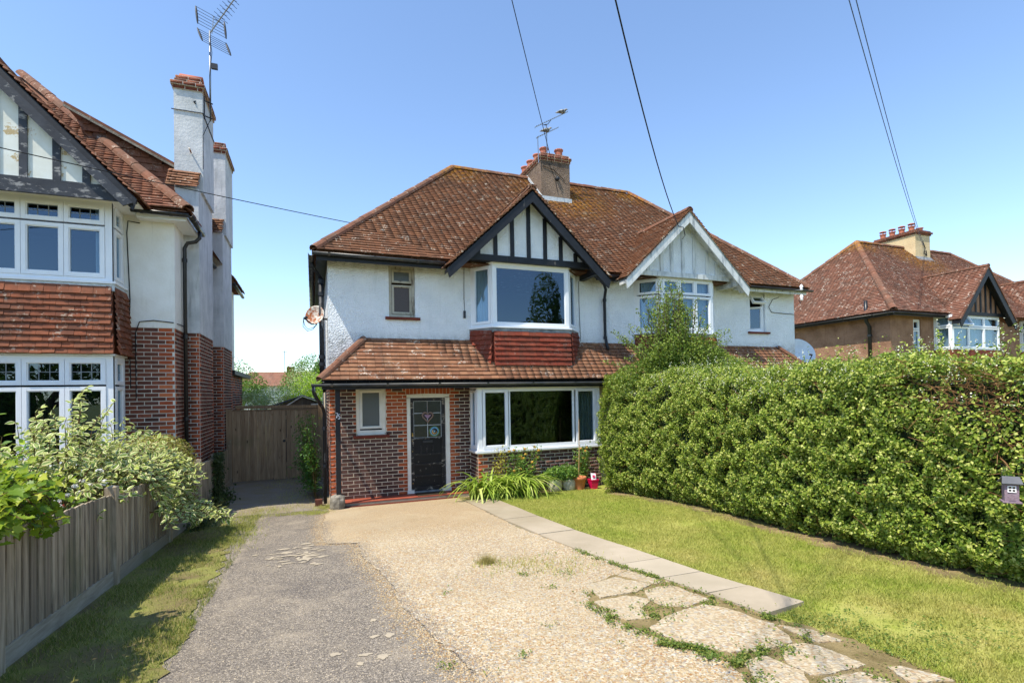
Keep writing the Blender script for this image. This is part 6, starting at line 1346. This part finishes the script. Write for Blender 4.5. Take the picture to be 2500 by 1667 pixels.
pb = thing('pink_bucket', 'small pink bucket with a card packet beside the hedge', 'bucket', (5.74, 9.98, gz(9.98))); z0 = gz(9.98); P4 = lambda s, z: [V3(5.74-s, 9.98-s, z), V3(5.74+s, 9.98-s, z), V3(5.74+s, 9.98+s, z), V3(5.74-s, 9.98+s, z)]
m = MB(); ring_ = [P4(.062, z0), P4(.088, z0+.20), P4(.094, z0+.20), P4(.096, z0+.225), P4(.082, z0+.225), P4(.075, z0+.12)]; m.add([p for r_ in ring_ for p in r_], [(3, 2, 1, 0)]+[(4*i+k, 4*i+(k+1) % 4, 4*i+4+(k+1) % 4, 4*i+4+k) for i in range(5) for k in range(4)]+[(20, 21, 22, 23)]); m.build('bucket_body', 'pink_plastic', pb)
MB().prism([(5.67, 9.93, z0+.19), (5.78, 9.92, z0+.19), (5.80, 9.97, z0+.34), (5.68, 9.98, z0+.36)], (.005, .012, 0)).build('card_packet', 'card_white', pb); MB().prism([(5.74, 9.99, z0+.20), (5.82, 9.98, z0+.20), (5.82, 10.0, z0+.35), (5.75, 10.01, z0+.34)], (.003, .012, 0)).build('card_packet', 'card_pink', pb)
MB().prism([(5.70, 9.938, z0+.27), (5.76, 9.932, z0+.27), (5.765, 9.945, z0+.31), (5.705, 9.95, z0+.32)], (-.002, -.006, 0)).build('packet_print', 'card_pink', pb)

# ------------------------------------------------------------------ grass and weeds
def inside(poly, X, Y):
    c = np.zeros(len(X), bool); n = len(poly)
    for i in range(n):
        (x1, y1), (x2, y2) = poly[i], poly[(i+1) % n]; k = ((y1 > Y) != (y2 > Y)); c ^= k & (X < (x2-x1)*(Y-y1)/((y2-y1) if y2 != y1 else 1e-9)+x1)
    return c
def blades(name, X, Y, h, mat, lean=.6, w=.0022, parent=None, dz=.012):
    n = len(X); a = RNG.uniform(0, 2*math.pi, n); h = h*RNG.uniform(.5, 1.3, n); l = lean*RNG.uniform(.2, 1.2, n)*h; b = RNG.uniform(0, 2*math.pi, n); Zb = gzv(Y)+dz
    P0 = np.stack([X-np.cos(a)*w, Y-np.sin(a)*w, Zb], 1); P1 = np.stack([X+np.cos(a)*w, Y+np.sin(a)*w, Zb], 1); P2 = np.stack([X+np.cos(b)*l, Y+np.sin(b)*l, Zb+h], 1)
    V = np.stack([P0, P1, P2], 1).reshape(-1, 3); return obj(name, fast_mesh(name, V, np.arange(3*n).reshape(-1, 3), 3, mat), parent, None, 'stuff')
lawnpoly = [tuple(p) for p in PATH_R[::-1]]+[(3.3, 10.0), (5.9, 10.05), (6.0, 9.0), (6.0, 6.8), (5.7, 5.0), (5.5, 3.8), (5.45, 1.2), (3.3, 1.2), (3.25, 1.7), (3.3, 2.4), (3.2, 2.9)]
n = 230000; X = RNG.uniform(3.1, 6.1, n); Y = 1.2+RNG.uniform(0, 1, n)**1.5*8.9; k = inside(lawnpoly, X, Y); X, Y = X[k], Y[k]
bare = np.exp(-(((X-3.75)/.28)**2+((Y-2.45)/.5)**2))+.8*np.exp(-(((X-4.9)/.5)**2+((Y-5.9)/.25)**2))+np.clip((X-np.interp(Y, HB[:, 0], HB[:, 1])+.30+.08*np.sin(Y*5))*4, 0, .95)+.9*np.exp(-(((X-4.3)/.35)**2+((Y-2.05)/.22)**2))+.5*np.clip(np.sin(X*3.1+1.7*np.sin(Y*1.3))*np.sin(Y*2.7+X)-.55, 0, 1)*2; k = RNG.uniform(0, 1, len(X)) > np.clip(bare, 0, .93); X, Y = X[k], Y[k]
tag(blades('lawn_grass', X, Y, .030, 'grass_blade', .9, .0034), 'short mown grass blades of the lawn', 'grass')
n = 52000; X = RNG.uniform(-1.9, -.90, n); Y = 2.5+RNG.uniform(0, 1, n)**1.3*8.1; dens = np.clip(.38+.8*np.sin(X*5+Y*2.1)*np.sin(Y*3.3-X*2), 0.1, 1); k = RNG.uniform(0, 1, n) < dens; tag(blades('verge_grass', X[k], Y[k], .040, 'verge_blade', .9, .0028), 'rough grass of the verge along the board fence', 'grass')
WP = [(2.07, 3.78), (2.13, 3.47), (2.07, 3.31), (2.16, 3.02), (2.17, 2.83), (2.31, 2.73), (2.32, 2.53), (2.38, 2.44), (2.59, 2.50), (2.80, 2.50)]
WX, WY = [], []
for a, b in zip(WP[:-1], WP[1:]):
    L_ = math.dist(a, b)
    for k in range(int(L_*3200)): t_ = random.random(); WX.append(a[0]+(b[0]-a[0])*t_+random.gauss(0, .032)); WY.append(a[1]+(b[1]-a[1])*t_+random.gauss(0, .035))
for (cx, cy_, r, q) in [(2.55, 3.38, .12, 700), (2.45, 3.27, .08, 400), (2.95, 3.30, .05, 220), (2.9, 3.88, .05, 150), (2.6, 3.82, .06, 150), (2.72, 2.47, .09, 700), (3.06, 2.52, .05, 200), (3.22, 2.72, .10, 500), (3.35, 2.45, .12, 500), (3.55, 2.55, .16, 900), (3.8, 2.2, .18, 800), (4.2, 2.0, .2, 600), (3.45, 2.1, .15, 600), (1.75, 5.35, .09, 120), (1.95, 4.75, .06, 180), (2.35, 4.6, .07, 150), (2.5, 5.3, .06, 100), (1.6, 3.5, .03, 60), (1.25, 3.15, .03, 60), (1.95, 3.0, .03, 60), (1.1, 4.6, .03, 40), (.75, 3.2, .03, 60), (1.0, 3.0, .025, 40), (2.35, 2.25, .06, 250), (2.62, 2.05, .05, 200), (3.0, 2.0, .06, 250), (2.2, 4.0, .05, 120), (2.0, 4.3, .04, 90)]:
    for k in range(q): WX.append(random.gauss(cx, r)); WY.append(random.gauss(cy_, r))
for k in range(3800):           # line of weeds beside the path
    yv = 2.85+random.random()**1.3*2.6; WX.append(xi(PATH_L, yv)-.035+random.gauss(0, .022)); WY.append(yv)
WX, WY = np.array(WX), np.array(WY); _g = np.sin(WX*23+3*np.sin(WY*9))*np.sin(WY*19+2*np.sin(WX*11)); _k = RNG.uniform(0, 1, len(WX)) < np.clip(.35+.9*_g, .06, 1); WX, WY = WX[_k]+RNG.normal(0, .012, _k.sum()), WY[_k]+RNG.normal(0, .012, _k.sum())
P_ = np.stack([WX, WY, gzv(WY)+.020+np.abs(RNG.normal(0, .014, len(WX)))], 1)
tag(obj('crack_weeds', leaf_mesh('crack_weeds', P_, rand_dirs(len(P_))*.7+np.array([0, 0, .9]), .020, 'weed_leaf', .55, .2), None, None, 'stuff'), 'low green weeds growing in the broken concrete joints', 'weeds')
WX, WY = [], []
for (cx, cy_, rx, ry, q) in [(-.85, 10.9, .35, .25, 700), (-1.2, 9.7, .15, .5, 900), (.05, 10.15, .12, .10, 450), (-.35, 10.3, .25, .06, 450), (-.3, 12.2, .25, .5, 400), (-.6, 14.2, .3, .5, 300), (.2, 10.75, .12, .12, 500), (2.85, 10.2, .05, .3, 200), (2.0, 5.2, .2, .15, 250), (2.3, 4.9, .3, .2, 400), (-1.0, 8.6, .12, .6, 800)]:
    for k in range(q): WX.append(random.gauss(cx, rx)); WY.append(random.gauss(cy_, ry))
tag(blades('drive_weeds', np.array(WX), np.array(WY), .05, 'grass_blade', .8, .003), 'thin tufts of grass and dry weed on the drive', 'weeds')
tf = thing('dry_tuft', 'tuft of dry grass in the pebble concrete', 'plant', (1.75, 5.38, gz(5.38))); nn = 500; o = blades('dry_blades', RNG.normal(1.75, .05, nn), RNG.normal(5.38, .05, nn), .09, 'dry_leaf', .9, .002, tf)
br = MB().box(.02, .16, 11.0, 11.12, 0, .13); tag(br.build('loose_brick', 'brick_left'), 'single loose brick standing by the foot of the drainpipe', 'brick')

# ------------------------------------------------------------------ behind the gate
tree('garden_tree', 'round dark leaved tree beyond the gate, beside the brick extension', 'tree', (-3.6, 26, 0), 2, [((-3.3, 26, 2.9), (1.2, 1.0, .9)), ((-2.6, 25.6, 2.3), (.9, .8, .8)), ((-4.4, 26, 2.2), (1.0, .8, 1.0))], 'tree_mid', .09, 7000, 1)
tree('garden_tree', 'tall green tree beyond the gate rising beside the drainpipe', 'tree', (-.1, 27, 0), 2, [((-.2, 27, 3.3), (1.0, .9, 1.1)), ((.5, 27, 3.2), (1.0, .9, 1.2)), ((-.7, 26.5, 2.6), (.8, .8, .8))], 'tree_mid', .085, 8000, 2)
tree('olive_bush', 'pale silvery leaved bush looking over the gate', 'shrub', (-2.3, 19.5, 0), 1, [((-2.0, 19.5, 1.9), (.8, .6, .75)), ((-1.3, 19.6, 1.8), (.6, .6, .7))], 'tree_pale', .055, 5000, 3, None, .05)
tree('lime_bush', 'bright lime green bush above the shed roof', 'shrub', (.1, 20, 0), 1, [((-.1, 20, 2.2), (.75, .6, .75)), ((.5, 20, 2.4), (.7, .6, .7))], 'tree_bright', .06, 5000, 4, None, .05)
tree('golden_bush', 'golden yellow bush between the pale bush and the shed', 'shrub', (-.75, 18.9, 0), 1, [((-.75, 18.9, 1.75), (.38, .35, .48))], 'tree_yellow', .05, 2200, 5, None, .03)
tree('cream_bush', 'loose cream flowered bush at the foot of the tall tree', 'shrub', (-.2, 22.5, 0), 1, [((-.3, 22.5, 2.7), (.8, .6, .55)), ((.4, 22.6, 2.6), (.6, .5, .5))], 'tree_pale', .06, 3500, 6, None, .05)
sh = thing('garden_shed', 'old timber shed with a felted gable roof behind the gate', 'shed', (-.3, 18, 0))
MB().prism([(-1.15, 17.2, 0), (.55, 17.2, 0), (.55, 17.2, 1.88), (-.3, 17.2, 2.18), (-1.15, 17.2, 1.88)], (0, 2.0, 0)).build('shed_wall', 'shed_wood', sh)
MB().prism([(-1.35, 17.05, 1.84), (-.3, 17.05, 2.215), (-.3, 17.05, 2.25), (-1.35, 17.05, 1.88)], (0, 2.3, 0)).build('shed_roof', 'roof_slate_grey', sh); MB().prism([(.75, 17.05, 1.84), (-.3, 17.05, 2.215), (-.3, 17.05, 2.25), (.75, 17.05, 1.88)], (0, 2.3, 0)).build('shed_roof', 'roof_slate_grey', sh)
for q in ([(-.75, 17.03, 1.90), (-.30, 17.03, 2.20), (-.30, 17.03, 2.23), (-.77, 17.03, 1.93)], [(-.3, 17.03, 2.20), (.25, 17.03, 2.0), (.25, 17.03, 2.03), (-.3, 17.03, 2.23)]): MB().prism(q, (0, .02, 0)).build('trim_strip', 'white_worn', sh)
MB().box(-.05, .6, 17.0, 17.1, 1.88, 1.98).build('pale_board', 'white_worn', sh)
fh = thing('far_house', 'distant house with brown tiled roof and small chimney beyond the gate', 'house', (-2.5, 47, 0))
MB().box(-5.5, 1.8, 46, 53, 0, 3.2).build('wall', 'left_render', fh); MB().prism([(-5.9, 45.6, 3.15), (-5.9, 53.4, 3.15), (-5.0, 49.5, 4.45)], (7.4, 0, 0)).build('roof', 'left_tile', fh); MB().box(-2.1, -1.5, 49.2, 49.9, 4.0, 4.9).build('chimney', 'brick_chim', fh); MB().tube([(-2.25, 49.3, 4.4), (-2.25, 49.3, 6.3)], .03, 5).tube([(-2.45, 49.3, 6.2), (-2.0, 49.3, 6.2)], .02, 4).build('aerial_mast', 'metal_grey', fh)
for x_ in (-4.4, -2.2): MB().box(x_, x_+1.0, 45.96, 45.995, 1.2, 2.4).build('window', 'glass_plain', fh)
# across the street: what the windows mirror
tree('street_tree', 'tall tree across the street mirrored in the upper bay window', 'tree', (19.8, -20, .76), 5, [((19.6, -20, 9.4), (1.5, 2.0, 3.4)), ((17.6, -19, 7.0), (1.5, 1.8, 1.9)), ((15.6, -20, 5.6), (1.8, 2, 1.4)), ((20.0, -20, 6.0), (2.2, 2, 2.6))], 'tree_dark', .26, 7000, 11, None, .3)
tree('street_tree', 'broad tree across the street opposite the square bay', 'tree', (-13, -12, .76), 4, [((-13, -12, 4.2), (3.0, 2.5, 2.6)), ((-10, -12, 3.4), (2.4, 2, 2.2))], 'tree_dark', .24, 5000, 12, None, .25)
tree('street_tree', 'low bushy tree across the street opposite the drive', 'tree', (6, -16, .76), 3, [((6, -16, 3.0), (3.5, 2, 2.2)), ((1, -16, 2.6), (3, 2, 1.8)), ((-4, -16, 2.8), (3, 2, 2.0))], 'tree_mid', .24, 6000, 13, None, .2)
lh = thing('garden_hedge', 'leafy hedge on the far side of the neighbouring garden', 'hedge', (-8.8, 4.5, .3)); nn = 14000; P_ = np.stack([-8.6+RNG.normal(0, .15, nn), RNG.uniform(-1, 10.5, nn), RNG.uniform(.3, 2.9, nn)], 1); obj('foliage', leaf_mesh('foliage', P_, rand_dirs(nn)*.8+np.array([1., -.2, .4]), .10, 'tree_mid', .6, .3), lh, None, 'stuff'); MB().box(-9.6, -8.8, -1, 10.5, .2, 2.8).build('dark_filler_core', 'hedge_core_dark', lh)  # solid dark box fills the hedge behind its leaves

def pebbles(name, label, X, Y, smin, smax, mat, dz=.014):
    n = len(X); o = np.array([(1, 0, 0), (0, 1, 0), (-1, 0, 0), (0, -1, 0), (0, 0, .7), (.7, .7, -.2), (-.7, .7, -.2), (-.7, -.7, -.2), (.7, -.7, -.2)], float); f = np.array([(0, 1, 4), (1, 2, 4), (2, 3, 4), (3, 0, 4), (0, 5, 1), (1, 6, 2), (2, 7, 3), (3, 8, 0)])
    sc = RNG.uniform(smin, smax, n)*.5; a = RNG.uniform(0, 6.28, n); V = o[None]*np.stack([sc*RNG.uniform(.7, 1.3, n), sc*RNG.uniform(.7, 1.3, n), sc*RNG.uniform(.5, 1.0, n)], 1)[:, None, :]; V = V*RNG.uniform(.75, 1.2, V.shape)
    c, s_ = np.cos(a)[:, None], np.sin(a)[:, None]; V = np.stack([V[..., 0]*c-V[..., 1]*s_, V[..., 0]*s_+V[..., 1]*c, V[..., 2]], -1)+np.stack([X, Y, gzv(Y)+dz], 1)[:, None, :]
    F = (f[None]+(np.arange(n)*9)[:, None, None]).reshape(-1, 3); return tag(obj(name, fast_mesh(name, V.reshape(-1, 3), F, 3, mat), None, None, 'stuff'), label, 'stones')
t = NT('pebble_stone', .75, .25); t.col(t.ramp(t.rnd(), [(0, '86704a'), (.18, 'a68f68'), (.4, 'bba988'), (.6, 'a0835a'), (.70, '946c42'), (.80, '87827a'), (.92, 'c6bba4'), (1, '746c5c')])); reg('pebble_stone', t)
t = NT('chipping', .85, .2); t.col(t.ramp(t.rnd(), [(0, '645d54'), (.5, '847b70'), (.85, 'a0968a'), (1, 'c0b096')])); reg('chipping', t)
n = 60000; Y = 1.5+RNG.uniform(0, 1, n)**2.0*6.5; X = RNG.uniform(.4, 3.2, n); k = inside([tuple(p) for p in gp], X, Y); pebbles('loose_pebbles', 'cream and tan pebbles standing proud in the drive', X[k], Y[k], .007, .016, 'pebble_stone', .013)
bxs = np.array([p[0] for p in ASPH_R]); bys = np.array([p[1] for p in ASPH_R])
n = 9000; Y = 2.2+RNG.uniform(0, 1, n)**1.4*8; X = np.interp(Y, bys[::-1], bxs[::-1])-np.abs(RNG.normal(0, .10, n)); pebbles('strayed_pebbles', 'pebbles strayed onto the grey asphalt edge', X, Y, .006, .014, 'pebble_stone', .006)
n = 40000; Y = 2.6+RNG.uniform(0, 1, n)**1.6*6; X = RNG.uniform(-1.05, .9, n); k = inside([tuple(p) for p in ap], X, Y) & (X < np.interp(Y, bys[::-1], bxs[::-1])); pebbles('asphalt_chippings', 'grey stone chippings bedded in the worn asphalt', X[k], Y[k], .006, .012, 'chipping', .004)
n = 5000; Y = 2.2+RNG.uniform(0, 1, n)**1.4*7; X = np.interp(Y, bys[::-1], bxs[::-1])+np.abs(RNG.normal(0, .08, n)); pebbles('strayed_chippings', 'grey chippings strayed onto the cream pebble edge', X, Y, .006, .012, 'chipping', .014)
